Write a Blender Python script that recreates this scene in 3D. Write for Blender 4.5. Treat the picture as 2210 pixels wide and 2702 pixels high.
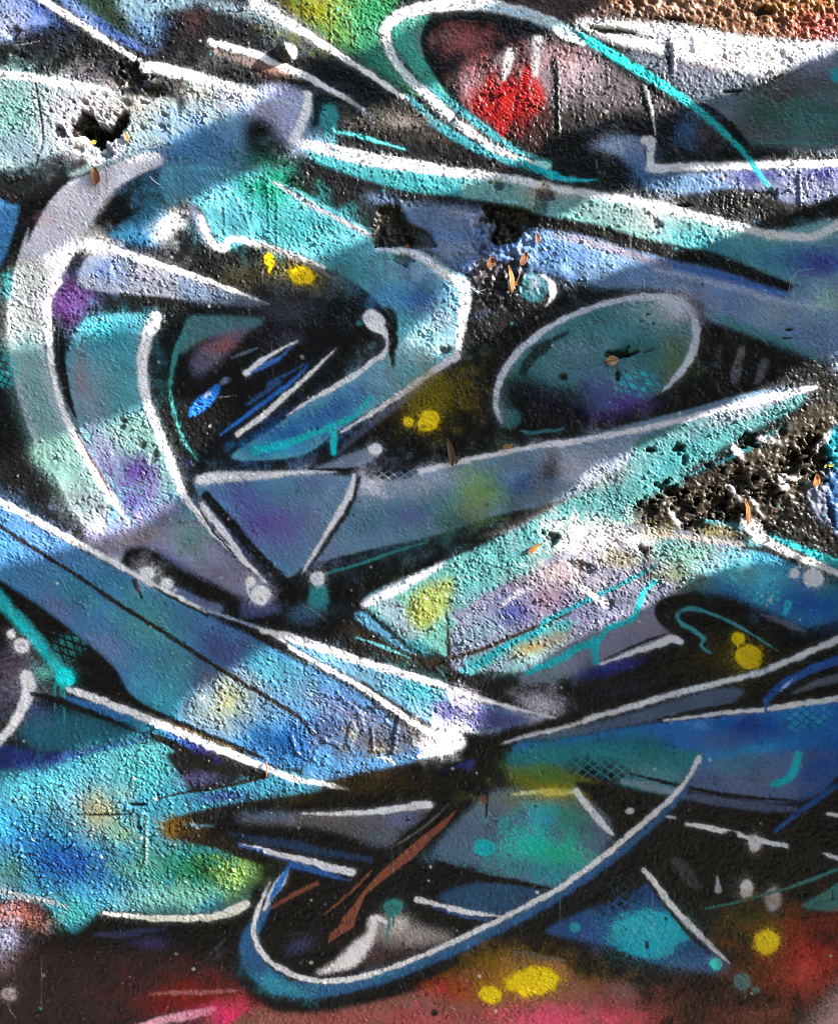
import bpy, math, random
import numpy as np
from mathutils import Vector

for o in list(bpy.data.objects): bpy.data.objects.remove(o)
scene = bpy.context.scene
COL = scene.collection

# ---------------------------------------------------------------- camera, sky, sun, exposure
FRAME_W, Z_EYE, CAM_D = 1.30, 1.46, 1.62          # metres: width of wall in view, eye height, distance
cam_data = bpy.data.cameras.new('camera'); cam = bpy.data.objects.new('camera', cam_data); COL.objects.link(cam)
cam.location = (0, -CAM_D, Z_EYE); cam.rotation_euler = (math.radians(90), 0, 0)
cam_data.sensor_fit = 'HORIZONTAL'; cam_data.sensor_width = 36; cam_data.lens = 36 * CAM_D / FRAME_W
cam_data.clip_start = .02; cam_data.clip_end = 2000
scene.camera = cam

GRAZE, SLOPE = math.radians(21), math.radians(28)  # sun rakes along the wall from the upper right
SUN = Vector((math.cos(GRAZE) * math.cos(SLOPE), -math.sin(GRAZE), math.cos(GRAZE) * math.sin(SLOPE)))
world = bpy.data.worlds.new('World'); scene.world = world; world.use_nodes = True
wn = world.node_tree.nodes; wn.clear()
sky = wn.new('ShaderNodeTexSky'); sky.sky_type = 'NISHITA'; sky.sun_disc = False
sky.sun_elevation = math.asin(SUN.z); sky.sun_rotation = math.atan2(SUN.x, SUN.y)
sky.air_density = 1.15; sky.dust_density = 1.0; sky.ozone_density = 1.0
bg = wn.new('ShaderNodeBackground'); bg.inputs['Strength'].default_value = .15
wo = wn.new('ShaderNodeOutputWorld')
world.node_tree.links.new(sky.outputs[0], bg.inputs[0]); world.node_tree.links.new(bg.outputs[0], wo.inputs[0])
sun_data = bpy.data.lights.new('sun', 'SUN'); sun_data.energy = 4.0; sun_data.angle = math.radians(.5); sun_data.color = (1, .945, .86)
sun = bpy.data.objects.new('sun', sun_data); COL.objects.link(sun)
sun.rotation_euler = SUN.to_track_quat('Z', 'Y').to_euler(); sun.location = SUN * 20
scene.view_settings.view_transform = 'Standard'; scene.view_settings.look = 'None'
scene.view_settings.gamma = 1; scene.view_settings.exposure = 2.4
scene.render.engine = 'CYCLES'
scene.cycles.max_bounces = 5; scene.cycles.diffuse_bounces = 3; scene.cycles.glossy_bounces = 2
scene.cycles.use_denoising = True
scene.cycles.filter_width = 1.05

# ---------------------------------------------------------------- painter (numpy)
# The mural is painted with the gestures of a spray can: soft filled shapes, lines,
# dots, stencilled nets and drips, laid one over the other on the wall's own surface.
SRC_W, SRC_H = 2210.0, 2702.0
PX_W, PX_H = 837, 1024
MARG = 9                                    # painted margin round the visible area, in cells
GS = PX_W / SRC_W
GW, GH = PX_W + 2 * MARG, PX_H + 2 * MARG
TS = 800.0 / 1736.0
TILES = {'A1': (0, 0, TS), 'A2': (700, 0, TS), 'A3': (1410, 0, TS),
         'B1': (0, 600, TS), 'B2': (700, 600, TS), 'B3': (1410, 600, TS),
         'C1': (0, 1300, TS), 'C2': (700, 1300, TS), 'C3': (1410, 1300, TS),
         'D1': (0, 2002, TS), 'D2': (700, 2002, TS), 'D3': (1410, 2002, TS),
         'Z1': (100, 230, 350 / 1736.0), 'Z2': (1650, 1080, 560 / 1736.0), 'Z3': (960, 500, 540 / 1736.0),
         'F': (0, 0, SRC_W / 1736.0)}
rng = np.random.default_rng(7)
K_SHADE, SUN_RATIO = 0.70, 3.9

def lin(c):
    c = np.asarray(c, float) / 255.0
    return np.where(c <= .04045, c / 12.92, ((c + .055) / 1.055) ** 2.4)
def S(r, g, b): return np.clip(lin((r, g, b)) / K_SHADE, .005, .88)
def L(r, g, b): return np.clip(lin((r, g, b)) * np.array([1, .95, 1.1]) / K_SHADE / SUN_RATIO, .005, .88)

def bn(wl, bw=.45, shape=None, seed=None, ax=1.0):
    "band-passed noise, unit variance, wavelength wl cells"
    h, w = shape or (GH, GW)
    r = np.random.default_rng(seed) if seed is not None else rng
    f = np.fft.rfft2(r.standard_normal((h, w)))
    fy = np.fft.fftfreq(h)[:, None] * ax; fx = np.fft.rfftfreq(w)[None, :]
    k = np.sqrt(fx * fx + fy * fy) * wl + 1e-9
    o = np.fft.irfft2(f * np.exp(-(np.log(k) / bw) ** 2 / 2), (h, w))
    return (o / o.std()).astype(np.float32)

GRAIN = .6 * bn(3.2, seed=1) + .55 * bn(7, seed=2)
GRAIN_F = bn(2.4, seed=3)
WARP = .8 * bn(48, .6, seed=6) + .5 * bn(20, .5, seed=8)
COVER = bn(22, .6, seed=5)                 # uneven cover of the can
RELIEF = .8 * bn(4.3, .6, seed=41) + .5 * bn(3.1, .35, seed=43)      # the stucco the paint catches on
IMG = np.zeros((GH, GW, 3), np.float32); IMG[:] = S(20, 19, 20)
PARTS = []                                  # (name, label) of every bold mark
OWNER = np.full((GH, GW), -1, np.int32)     # which mark lies on top in each cell

def tp(t, pts):
    ox, oy, s = TILES[t]
    p = np.asarray(pts, float).reshape(-1, 2)
    return np.stack([(ox + p[:, 0] * s) * GS + MARG, (oy + p[:, 1] * s) * GS + MARG], 1)
def tsc(t): return TILES[t][2] * GS

def mix(pts):
    "list of (tile, x, y) to cells"
    return np.array([tp(t, [(x, y)])[0] for t, x, y in pts])

def catmull(p, closed=False, n=7):
    p = np.asarray(p, float)
    if len(p) < 3: return p
    q = np.vstack([p[-1:], p, p[:2]]) if closed else np.vstack([2 * p[:1] - p[1:2], p, 2 * p[-1:] - p[-2:-1]])
    t = np.linspace(0, 1, n, endpoint=False)[:, None]
    out = []
    for i in range(1, len(q) - 2):
        a, b, c, d = q[i - 1], q[i], q[i + 1], q[i + 2]
        out.append(.5 * (2 * b + (c - a) * t + (2 * a - 5 * b + 4 * c - d) * t ** 2 + (3 * b - a - 3 * c + d) * t ** 3))
    if not closed: out.append(p[-1:])
    return np.vstack(out)

def poly_mask(p, x0, y0, x1, y1, ss=3):
    w, h = x1 - x0, y1 - y0
    m = np.zeros((h, w), np.float32)
    ax, ay = p[:, 0], p[:, 1]; bx, by = np.roll(ax, -1), np.roll(ay, -1)
    for r in range(h):
        acc = np.zeros(w, np.float32)
        for k in range(ss):
            y = y0 + r + (k + .5) / ss
            hit = (ay <= y) != (by <= y)
            if not hit.any(): continue
            xs = np.sort(ax[hit] + (y - ay[hit]) / (by[hit] - ay[hit]) * (bx[hit] - ax[hit])) - x0
            for i in range(0, len(xs) - 1, 2):
                l, q = max(xs[i], 0), min(xs[i + 1], w)
                if q <= l: continue
                a, b = int(l), min(int(q), w - 1)
                if a == b: acc[a] += q - l
                else:
                    acc[a] += a + 1 - l; acc[a + 1:b] += 1; acc[b] += q - b
        m[r] = acc / ss
    return np.clip(m, 0, 1)

def blur(m, s):
    if s < .35: return m
    r = int(3 * s) + 1
    k = np.exp(-.5 * (np.arange(-r, r + 1) / s) ** 2); k /= k.sum()
    for axis in (0, 1):
        n = m.shape[axis]
        pad = [(0, 0), (0, 0)]; pad[axis] = (r, r)
        q = np.pad(m, pad, mode='edge')
        if r > 14:
            f = np.fft.rfft(q, axis=axis)
            kk = np.zeros(q.shape[axis]); kk[:2 * r + 1] = k; kk = np.roll(kk, -r)
            fk = np.fft.rfft(kk)
            q = np.fft.irfft(f * (fk[:, None] if axis == 0 else fk[None, :]), q.shape[axis], axis=axis)
            m = q[r:r + n] if axis == 0 else q[:, r:r + n]
        else:
            o = 0
            for i, v in enumerate(k):
                o = o + v * (q[i:i + n] if axis == 0 else q[:, i:i + n])
            m = o
    return m.astype(np.float32)

def win(x0, y0, x1, y1, pad):
    return (max(int(x0 - pad), 0), max(int(y0 - pad), 0), min(int(x1 + pad) + 2, GW), min(int(y1 + pad) + 2, GH))

def lay(c, a, x0, y0, x1, y1, part=None, g=.5):
    "lay paint: grain eats into the soft edge of the spray"
    gr = GRAIN[y0:y1, x0:x1]; gf = GRAIN_F[y0:y1, x0:x1]
    a = np.clip(a + g * a * (1 - a) * (gr + .6 * gf + .6 * RELIEF[y0:y1, x0:x1]), 0, 1)
    IMG[y0:y1, x0:x1] = IMG[y0:y1, x0:x1] * (1 - a[..., None]) + np.asarray(c, np.float32) * a[..., None]
    own = OWNER[y0:y1, x0:x1]
    if part:
        own[a > .5] = len(PARTS); PARTS.append(part)
    elif float(np.mean(c)) < .02: own[a > .6] = -1           # black sprayed over a mark covers it

def P(t, c, soft, pts, a=1.0, sm=1, part=None, g=.5):
    p = mix(pts) if t is None else tp(t, pts)
    sc = TS * GS if t is None else tsc(t)
    if sm: p = catmull(p, True)
    s = soft * sc * .36
    x0, y0, x1, y1 = win(p[:, 0].min(), p[:, 1].min(), p[:, 0].max(), p[:, 1].max(), 3 * s + 2)
    if x1 <= x0 or y1 <= y0: return
    lay(c, blur(poly_mask(p, x0, y0, x1, y1), s) * a, x0, y0, x1, y1, part, g)

def line_dist(p, r, x0, y0, x1, y1, pad):
    buf = np.full((y1 - y0, x1 - x0), 99., np.float32)
    for i in range(len(p) - 1):
        (ax, ay), (bx, by) = p[i], p[i + 1]
        rr = max(r[i], r[i + 1]) + pad
        u0, v0 = max(int(min(ax, bx) - rr), x0), max(int(min(ay, by) - rr), y0)
        u1, v1 = min(int(max(ax, bx) + rr) + 2, x1), min(int(max(ay, by) + rr) + 2, y1)
        if u1 <= u0 or v1 <= v0: continue
        yy, xx = np.mgrid[v0:v1, u0:u1] + .5
        dx, dy = bx - ax, by - ay; L2 = dx * dx + dy * dy + 1e-9
        k = np.clip(((xx - ax) * dx + (yy - ay) * dy) / L2, 0, 1)
        d = np.hypot(xx - ax - k * dx, yy - ay - k * dy) - (r[i] + (r[i + 1] - r[i]) * k)
        s = buf[v0 - y0:v1 - y0, u0 - x0:u1 - x0]
        np.minimum(s, d, out=s)
    return buf

def sst(x): x = np.clip(x, 0, 1); return x * x * (3 - 2 * x)

def K(t, c, w, pts, soft=7, a=1.0, part=None, g=.5):
    p = mix(pts) if t is None else tp(t, pts)
    sc = TS * GS if t is None else tsc(t)
    pale = float(np.mean(c)) > .12
    r = np.broadcast_to(np.asarray(w, float), (len(p),)) * sc * .5 * ((.68 if part and part[0].startswith('white') else .76) if pale else .9)
    q = catmull(np.column_stack([p, r])) if len(p) > 2 else np.column_stack([p, r])
    p, r = q[:, :2], np.maximum(q[:, 2], .15)
    s = max(soft * sc, 1.0)
    x0, y0, x1, y1 = win(p[:, 0].min(), p[:, 1].min(), p[:, 0].max(), p[:, 1].max(), r.max() + s + 2)
    if x1 <= x0 or y1 <= y0: return
    d = line_dist(p, r, x0, y0, x1, y1, s + 2)
    d = d + (.2 * GRAIN + .34 * RELIEF)[y0:y1, x0:x1] * min(1.0, 16.0 / soft)
    cv = COVER[y0:y1, x0:x1]
    d = d + .5 * np.clip(cv, -1.5, 1.5) * min(1, r.max() / 3)
    if pale and soft < 30 and r.max() > 1.5: lay(c, np.exp(-np.clip(d, 0, 99) / (.9 + .25 * r.max())) * (d > -1) * .10 * a, x0, y0, x1, y1, None, 1.2)   # mist beside the line
    lay(c, sst(.5 - d / s) * a * np.clip(1.2 + .12 * cv + .2 * RELIEF[y0:y1, x0:x1], .45, 1), x0, y0, x1, y1, part, g)

def D(t, c, x, y, rx, ry=None, soft=7, a=1.0, rot=0, part=None, g=.5):
    "dot; soft=None is an airbrushed haze"
    (cx, cy), = tp(t, [(x, y)]); sc = tsc(t); ry = ry or rx
    if soft is None: rx, ry, a = rx * 1.15, ry * 1.15, a * .92
    R = max(rx, ry) * sc
    x0, y0, x1, y1 = win(cx, cy, cx, cy, R * (2.4 if soft is None else 1.7) + 4)
    if x1 <= x0 or y1 <= y0: return
    yy, xx = np.mgrid[y0:y1, x0:x1] + .5
    th = math.radians(rot); u = (xx - cx) * math.cos(th) + (yy - cy) * math.sin(th); v = -(xx - cx) * math.sin(th) + (yy - cy) * math.cos(th)
    q = np.sqrt((u / (rx * sc)) ** 2 + (v / (ry * sc)) ** 2)
    if soft is None: al = np.exp(-(q * (1.06 + .2 * np.clip(WARP[y0:y1, x0:x1], -1.6, 1.6))) ** 2)
    else:
        d = (q - 1 + .05 * WARP[y0:y1, x0:x1] + .05 * COVER[y0:y1, x0:x1]) * min(rx, ry) * sc + (.3 * GRAIN + .4 * RELIEF)[y0:y1, x0:x1] * min(1, min(rx, ry) * sc / 4)
        al = sst(.5 - d / max(soft * sc, 1.6)) * np.clip(1.06 + .10 * COVER[y0:y1, x0:x1] + .07 * RELIEF[y0:y1, x0:x1], .6, 1)
        if part: lay(c, (np.exp(-np.clip(d, 0, 99) / (.8 + .22 * min(rx, ry) * sc)) * .22 * a).astype(np.float32), x0, y0, x1, y1, None, 1.4)
    lay(c, (al * a).astype(np.float32), x0, y0, x1, y1, part, g)

def N(t, c, x, y, rx, ry, pu, a1, a2, fill=.34, a=1.0, rot=0, lines=False, part=None):
    "stencilled net: cells (or threads) seen through a mesh, fading at the edge"
    (cx, cy), = tp(t, [(x, y)]); sc = tsc(t); R = max(rx, ry) * sc
    x0, y0, x1, y1 = win(cx, cy, cx, cy, R * 1.5 + 3)
    if x1 <= x0 or y1 <= y0: return
    acc = 0
    th = math.radians(rot)
    for jx, jy in ((.25, .25), (.75, .25), (.25, .75), (.75, .75)):
        yy, xx = np.mgrid[y0:y1, x0:x1].astype(float); xx = xx + jx; yy = yy + jy
        X, Y = (xx - cx), (yy - cy)
        u = (X * math.sin(math.radians(a1)) - Y * math.cos(math.radians(a1))) / (pu * sc)
        v = (X * math.sin(math.radians(a2)) - Y * math.cos(math.radians(a2))) / (pu * sc)
        cell = (np.abs(u % 1 - .5) < fill) & (np.abs(v % 1 - .5) < fill)
        acc = acc + (~cell if lines else cell)
    U = X * math.cos(th) + Y * math.sin(th); V = -X * math.sin(th) + Y * math.cos(th)
    q = np.sqrt((U / (rx * sc)) ** 2 + (V / (ry * sc)) ** 2)
    lay(c, (acc / 4. * sst((1.25 - q) / .7) * a * np.clip(.8 + .35 * COVER[y0:y1, x0:x1] + .25 * RELIEF[y0:y1, x0:x1], 0, 1)).astype(np.float32), x0, y0, x1, y1, part, .3)
# ---------------------------------------------------------------- the mural, gesture by gesture
WH = np.array([.79, .79, .87]); WL = np.array([.86, .85, .88]); BK = S(15, 14, 15); OFF = S(185, 182, 198)
CY = S(36, 160, 172); YE = S(224, 174, 8); TEAL = S(60, 124, 136)
def wl(l): return ('white_paint_line', l)
def dot(n, l): return (n + '_paint_dot', l)

# --- top left
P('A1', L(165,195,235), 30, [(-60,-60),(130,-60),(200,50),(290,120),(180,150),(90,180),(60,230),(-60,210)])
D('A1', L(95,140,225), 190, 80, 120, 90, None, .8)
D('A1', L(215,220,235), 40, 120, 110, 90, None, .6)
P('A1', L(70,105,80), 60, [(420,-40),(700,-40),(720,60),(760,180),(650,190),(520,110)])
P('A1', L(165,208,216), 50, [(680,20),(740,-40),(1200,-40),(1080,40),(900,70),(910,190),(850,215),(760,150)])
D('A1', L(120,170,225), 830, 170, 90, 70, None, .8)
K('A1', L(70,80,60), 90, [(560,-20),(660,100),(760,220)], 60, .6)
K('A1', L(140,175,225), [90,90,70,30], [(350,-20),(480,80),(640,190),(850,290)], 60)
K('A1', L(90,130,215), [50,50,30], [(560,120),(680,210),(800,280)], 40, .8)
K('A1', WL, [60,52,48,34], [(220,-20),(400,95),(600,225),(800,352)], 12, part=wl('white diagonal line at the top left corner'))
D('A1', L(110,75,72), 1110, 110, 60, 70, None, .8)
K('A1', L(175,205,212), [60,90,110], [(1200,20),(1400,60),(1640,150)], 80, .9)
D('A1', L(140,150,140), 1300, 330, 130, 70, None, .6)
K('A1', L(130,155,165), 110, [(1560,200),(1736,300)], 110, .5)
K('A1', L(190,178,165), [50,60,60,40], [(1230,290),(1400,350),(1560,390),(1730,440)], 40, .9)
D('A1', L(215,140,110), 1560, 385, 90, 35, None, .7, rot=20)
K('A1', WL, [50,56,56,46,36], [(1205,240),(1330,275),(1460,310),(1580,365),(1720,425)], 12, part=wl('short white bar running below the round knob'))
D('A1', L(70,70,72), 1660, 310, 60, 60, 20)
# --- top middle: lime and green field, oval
P('A2', L(95,200,125), 50, [(190,-60),(720,-60),(720,60),(650,150),(670,260),(740,370),(880,500),(820,520),(640,420),(480,330),(360,230),(240,140)], part=('green_paint_field', 'lime green field at the top'))
D('A2', L(195,190,45), 300, 60, 190, 130, None, 1)
D('A2', L(165,205,90), 440, 120, 110, 140, None, .8)
D('A2', L(70,215,130), 590, 80, 130, 110, None, .9)
D('A2', L(90,190,150), 600, 220, 100, 90, None, .6)
P('A2', S(48,118,98), 60, [(500,340),(620,260),(720,340),(860,490),(760,500),(640,420)])
P('A2', S(25,50,42), 80, [(380,270),(520,300),(640,400),(760,500),(640,480),(470,390)], .8)
K('A2', L(110,120,30), 14, [(355,30),(370,120),(372,250)], 8, .8)
K('A2', L(60,70,25), 10, [(205,20),(208,110)], 8, .9)
K('A2', L(150,190,60), 12, [(490,120),(494,240)], 8, .7)
P('A2', S(62,140,128), 24, [(750,120),(900,80),(930,110),(895,230),(930,350),(1000,470),(1100,600),(1000,570),(880,450),(790,340),(735,240)], part=('teal_paint_band', 'teal band inside the white oval outline'))
D('A2', L(95,215,185), 820, 130, 90, 70, None, .9)
K('A2', L(185,205,210), [150,100,80], [(-40,20),(130,120),(300,220)], 90, .7)
K('A2', WL, [100,70,56,48,46,40,26], [(-60,10),(130,130),(290,225),(430,315),(600,430),(720,510),(815,565)], 12, part=wl('long white diagonal line pointing at the red oval'))
K('A2', WH, [36,46,40,30,18], [(-20,325),(190,412),(350,500),(470,570),(560,625)], 12, part=wl('white diagonal line fading into the dark wedge'))
P('A2', BK, 30, [(100,360),(330,330),(600,470),(780,580),(700,650),(520,600),(330,480)])
K('A2', WH, [36,46,40,26,12], [(-20,325),(190,412),(350,500),(470,570),(560,625)], 12)
# oval inside
D('A2', S(150,82,80), 1130, 230, 150, 75, None, .95, rot=12)
D('A2', S(120,95,95), 1040, 200, 60, 40, None, .5)
P('A2', L(150,112,108), 70, [(1130,470),(1330,330),(1560,230),(1640,330),(1600,500),(1350,560),(1200,560)], .45)
D('A2', L(225,190,190), 1180, 480, 80, 80, None, .8)
D('A2', L(225,50,40), 1400, 560, 190, 150, None, .8)
P('A2', L(235,45,35), 40, [(1190,585),(1250,520),(1300,420),(1340,500),(1390,440),(1430,490),(1500,370),(1540,430),(1590,500),(1610,570),(1550,600),(1540,650),(1470,650),(1400,690),(1365,780),(1330,790),(1310,700),(1230,650)], part=('red_paint_patch', 'ragged red patch inside the upper oval'))
D('A2', L(160,18,18), 1270, 560, 45, 40, None, .8)
for x, y, l in ((1300,500,90),(1440,470,120),(1500,560,90),(1350,640,80),(1230,600,60)): K('A2', S(60,14,14), [10,24,8], [(x,y),(x+6,y+l/2),(x+2,y+l)], 14, .55)
for x, y, l in ((1330,430,70),(1460,400,90),(1520,470,80)): K('A2', L(240,205,195), [20,22,8], [(x,y),(x-4,y+l/2),(x-2,y+l)], 22, .5)
K('A2', WL, [70,60,24], [(1560,230),(1555,330),(1545,430)], 40, .9)
K('A2', WL, [60,50,16], [(1400,300),(1380,380),(1365,450)], 40, .8)
D('A2', L(235,215,210), 1370, 340, 60, 60, None, .6)
K('A2', BK, [40,40,30,16], [(1620,350),(1650,420),(1670,620),(1680,790)], 16, .9)
# speckled field right of the oval
P('A3', L(175,165,165), 60, [(-30,240),(110,250),(300,330),(500,420),(680,520),(800,630),(640,660),(420,680),(140,700),(60,520)], .8)
D('A3', L(235,215,220), 230, 400, 130, 110, None, .8)
D('A3', L(235,170,160), 160, 330, 90, 80, None, .6)
P('A3', L(60,55,48), 90, [(120,620),(420,600),(800,640),(760,720),(300,740),(100,760)], .9)
K('A3', BK, [30,44,34], [(105,330),(130,480),(135,760)], 16, .9)
K('A3', BK, [14,22,10], [(270,420),(280,560),(290,700)], 12, .8)
K('A3', BK, [16,26,10], [(440,400),(446,520),(440,640)], 16, .6)
K('A3', L(60,58,60), [40,40,20], [(600,490),(625,570),(655,660)], 14, .9)
K('A3', WL, [18,20,12,4], [(622,480),(650,570),(672,660),(690,770)], 6, part=('paint_drip','thin drip above the white hook, its highlight painted white'))  # highlight on the drip, put into the colour
# orange brown strip in the top right corner
P('A3', S(62,46,44), 60, [(-80,-60),(520,-60),(520,40),(240,120),(60,100),(-80,60)])
P('A3', L(210,150,105), 34, [(470,-60),(1800,-60),(1800,250),(1480,225),(1200,195),(870,135),(640,95),(500,50)], part=('orange_paint_strip', 'rough orange strip in the top right corner'))
D('A3', L(245,200,165), 770, 40, 220, 70, None, .9)
D('A3', L(215,160,50), 1560, 30, 260, 80, None, .9)
D('A3', L(232,105,90), 1660, 160, 210, 110, None, 1)
D('A3', L(150,110,60), 1000, 120, 300, 60, None, .6)
P('A3', L(80,65,50), 30, [(560,80),(800,90),(1100,170),(1300,200),(1050,205),(820,150)], .7)
P('A3', WL, 40, [(240,118),(560,128),(870,150),(1100,195),(1450,232),(1800,252),(1800,320),(1550,340),(1380,420),(1150,420),(900,360),(640,280),(420,220)], part=('white_paint_field', 'bright white field at the top right'))
P('A3', L(165,178,190), 70, [(520,300),(760,330),(1000,390),(1340,430),(1200,480),(950,530),(800,480),(640,380)])
D('A3', L(215,185,190), 1080, 330, 160, 60, None, .6)
K('A3', L(235,235,240), [24,28,24], [(790,250),(792,330),(795,415)], 10)  # sunlit side of the upright ridge, painted bright
K('A3', L(40,36,40), [40,34,16], [(760,240),(762,320),(768,400)], 14, .9)  # the ridge's shadow, painted along its left
K('A3', BK, [30,40,44,22], [(320,150),(440,180),(560,190),(700,215)], 22, .8)
P('A3', S(88,98,110), 60, [(950,570),(1150,510),(1350,470),(1550,370),(1800,280),(1800,830),(1300,830),(1180,790),(1050,680)])
D('A3', S(125,130,150), 1640, 350, 200, 80, None, .9, rot=-20)
D('A3', S(110,122,142), 1050, 610, 140, 80, None, .8)
D('A3', S(45,88,66), 1370, 630, 190, 110, None, .9)
D('A3', S(86,70,62), 1480, 510, 200, 80, None, .7, rot=-15)
D('A3', S(60,115,112), 1610, 680, 200, 100, None, .9)
D('A3', S(78,70,72), 1150, 730, 160, 60, None, .7)
D('A3', CY, 1736, 430, 45, 40, 20, .8)
K('A3', S(60,125,120), [6,14,16], [(1240,822),(1500,818),(1780,808)], 10, .9)
K('A3', BK, [20,60,66,50], [(900,560),(1010,640),(1120,730),(1200,820)], 26)
D('A3', S(50,88,130), 880, 750, 75, 75, None, 1)
D('A3', S(80,68,74), 970, 770, 60, 60, None, .8)
# oval ring
K('A2', BK, [70,66,60,50,56,50,40,34,26], [(1780,240),(1500,140),(1250,90),(1050,95),(935,150),(910,260),(960,380),(1050,520),(1160,650)], 22)
K('A2', L(95,222,226), [30,60,64,56,40,30], [(820,550),(950,680),(1090,780),(1260,870),(1460,945),(1600,990)], 22)
K('A2', L(105,222,224), [30,56,60,56,44,30], [(930,490),(1050,580),(1180,680),(1330,790),(1470,880),(1630,930)], 22)
K(None, WL, [64,66,76,92,100,96,90,84,76,72,66,66,70,66,60,50,36,24],
  [('A3',270,235),('A3',140,180),('A2',1650,130),('A2',1450,65),('A2',1250,28),('A2',1050,24),('A2',900,45),('A2',770,85),('A2',695,150),('A2',690,230),('A2',740,345),('A2',820,445),('A2',930,545),('A2',1060,665),('A2',1180,760),('A2',1310,850),('A2',1440,905),('A2',1560,940)],
  22, part=wl('white outline of the oval around the red patch'))
K('A2', S(150,182,200), [50,70,76,80], [(1250,30),(1480,80),(1640,132),(1780,200)], 40, .7)
K('A2', S(130,170,185), [20,40,40,20], [(700,240),(760,360),(860,480),(960,570)], 40, .4)
D('A2', S(150,215,220), 1590, 945, 50, 24, 18, rot=15)
K('A2', S(30,60,70), [30,36,20], [(1125,630),(1080,690),(1065,750)], 10, .85)
K('A2', S(40,90,100), [14,20,10], [(1320,770),(1310,830),(1320,900)], 8, .7)
K(None, S(38,160,172), [14,44,46,46,40,30,10], [('A2',1440,905),('A2',1560,970),('A2',1660,1000),('A3',60,995),('A3',160,1020),('A3',260,1032),('A3',355,1030)], 8, part=('cyan_paint_line','cyan tail ending the oval outline'))
# long cyan line
K('A3', BK, [30,50,40,20], [(400,310),(560,420),(700,520),(820,620)], 26)
K('A3', S(46,160,162), [54,66,66,66,60,54,48,40,34,26,12], [(270,205),(400,280),(530,360),(650,430),(780,515),(920,615),(1050,725),(1140,810),(1220,900),(1290,1000),(1350,1085)], 14, part=('cyan_paint_line','long cyan line slanting down across the upper right'))
# white hook and its field
P('A3', S(95,116,150), 30, [(370,830),(480,780),(610,790),(640,930),(720,985),(1100,980),(1800,970),(1800,1080),(1600,1150),(1450,1150),(1300,1090),(1100,1075),(950,1100),(800,1105),(650,1060),(590,990),(550,950),(450,880)])
D('A3', S(150,160,180), 470, 830, 100, 50, None, .8)
D('A3', S(52,95,140), 650, 1010, 110, 60, None, .9, rot=30)
D('A3', L(90,150,180), 850, 1040, 130, 50, None, .8)
P('A3', L(170,178,208), 40, [(1050,985),(1800,970),(1800,1080),(1600,1150),(1450,1160),(1330,1100),(1150,1060)], .9)
D('A3', L(85,95,200), 1280, 1005, 100, 40, None, .95)
D('A3', L(80,85,195), 1660, 1000, 110, 34, None, .95)
K('A3', WH, [66,60,58,54,52,50,50,52], [(660,960),(760,962),(900,955),(1050,948),(1250,945),(1400,940),(1550,938),(1800,928)], 22)
K('A3', WH, [58,60,62,66,64,60], [(665,800),(668,850),(660,900),(668,940),(700,962),(760,964)], 9, part=wl('white hook shape with a rounded top'))
D('A3', WH, 652, 800, 46, 28, 9)
K('A3', S(46,160,162), [40,34,26,12], [(1220,900),(1270,970),(1310,1030),(1350,1085)], 14)
# --- left: pale panel
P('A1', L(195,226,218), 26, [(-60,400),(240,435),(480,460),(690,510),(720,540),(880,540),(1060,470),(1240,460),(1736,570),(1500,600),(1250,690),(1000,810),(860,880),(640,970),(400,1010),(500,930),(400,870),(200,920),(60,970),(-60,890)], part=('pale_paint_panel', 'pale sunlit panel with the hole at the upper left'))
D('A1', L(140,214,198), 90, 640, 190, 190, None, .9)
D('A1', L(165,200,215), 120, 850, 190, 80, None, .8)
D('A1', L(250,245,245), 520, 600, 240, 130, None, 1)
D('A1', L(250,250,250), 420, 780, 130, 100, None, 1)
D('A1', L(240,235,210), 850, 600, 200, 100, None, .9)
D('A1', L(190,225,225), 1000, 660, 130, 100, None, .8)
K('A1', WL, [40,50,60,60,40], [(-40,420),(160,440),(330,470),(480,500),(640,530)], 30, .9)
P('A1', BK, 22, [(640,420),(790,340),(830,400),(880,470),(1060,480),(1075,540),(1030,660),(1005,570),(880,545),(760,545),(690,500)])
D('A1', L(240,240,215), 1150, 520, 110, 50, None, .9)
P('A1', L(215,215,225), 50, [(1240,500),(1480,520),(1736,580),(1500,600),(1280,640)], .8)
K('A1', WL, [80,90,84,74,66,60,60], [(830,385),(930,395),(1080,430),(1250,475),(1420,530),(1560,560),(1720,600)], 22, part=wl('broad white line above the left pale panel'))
K('A1', BK, [12,14,12,12], [(205,470),(225,620),(245,800),(205,940)], 8, .8)
# blue shaded field + lavender behind the seven
P('A1', S(86,118,142), 60, [(850,890),(1000,800),(1250,690),(1480,590),(1780,580),(1900,620),(1900,840),(1780,880),(1600,980),(1450,1030),(1250,1080),(980,1030),(900,960)])
D('A1', S(60,100,146), 1130, 860, 220, 150, None, .95)
D('A1', S(62,108,138), 1150, 1000, 180, 80, None, .9)
D('A1', S(140,155,185), 1560, 620, 200, 60, None, .9)
P('A2', S(135,140,170), 40, [(-40,500),(230,520),(220,700),(160,800),(40,780),(-40,700)])
D('A2', S(160,150,165), -10, 660, 70, 50, None, .6)
P('A1', BK, 70, [(1400,700),(1500,670),(1580,740),(1640,820),(1760,880),(1800,960),(1650,980),(1500,960),(1420,860)])
D('A1', S(40,80,70), 1480, 930, 110, 70, None, .8)
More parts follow.
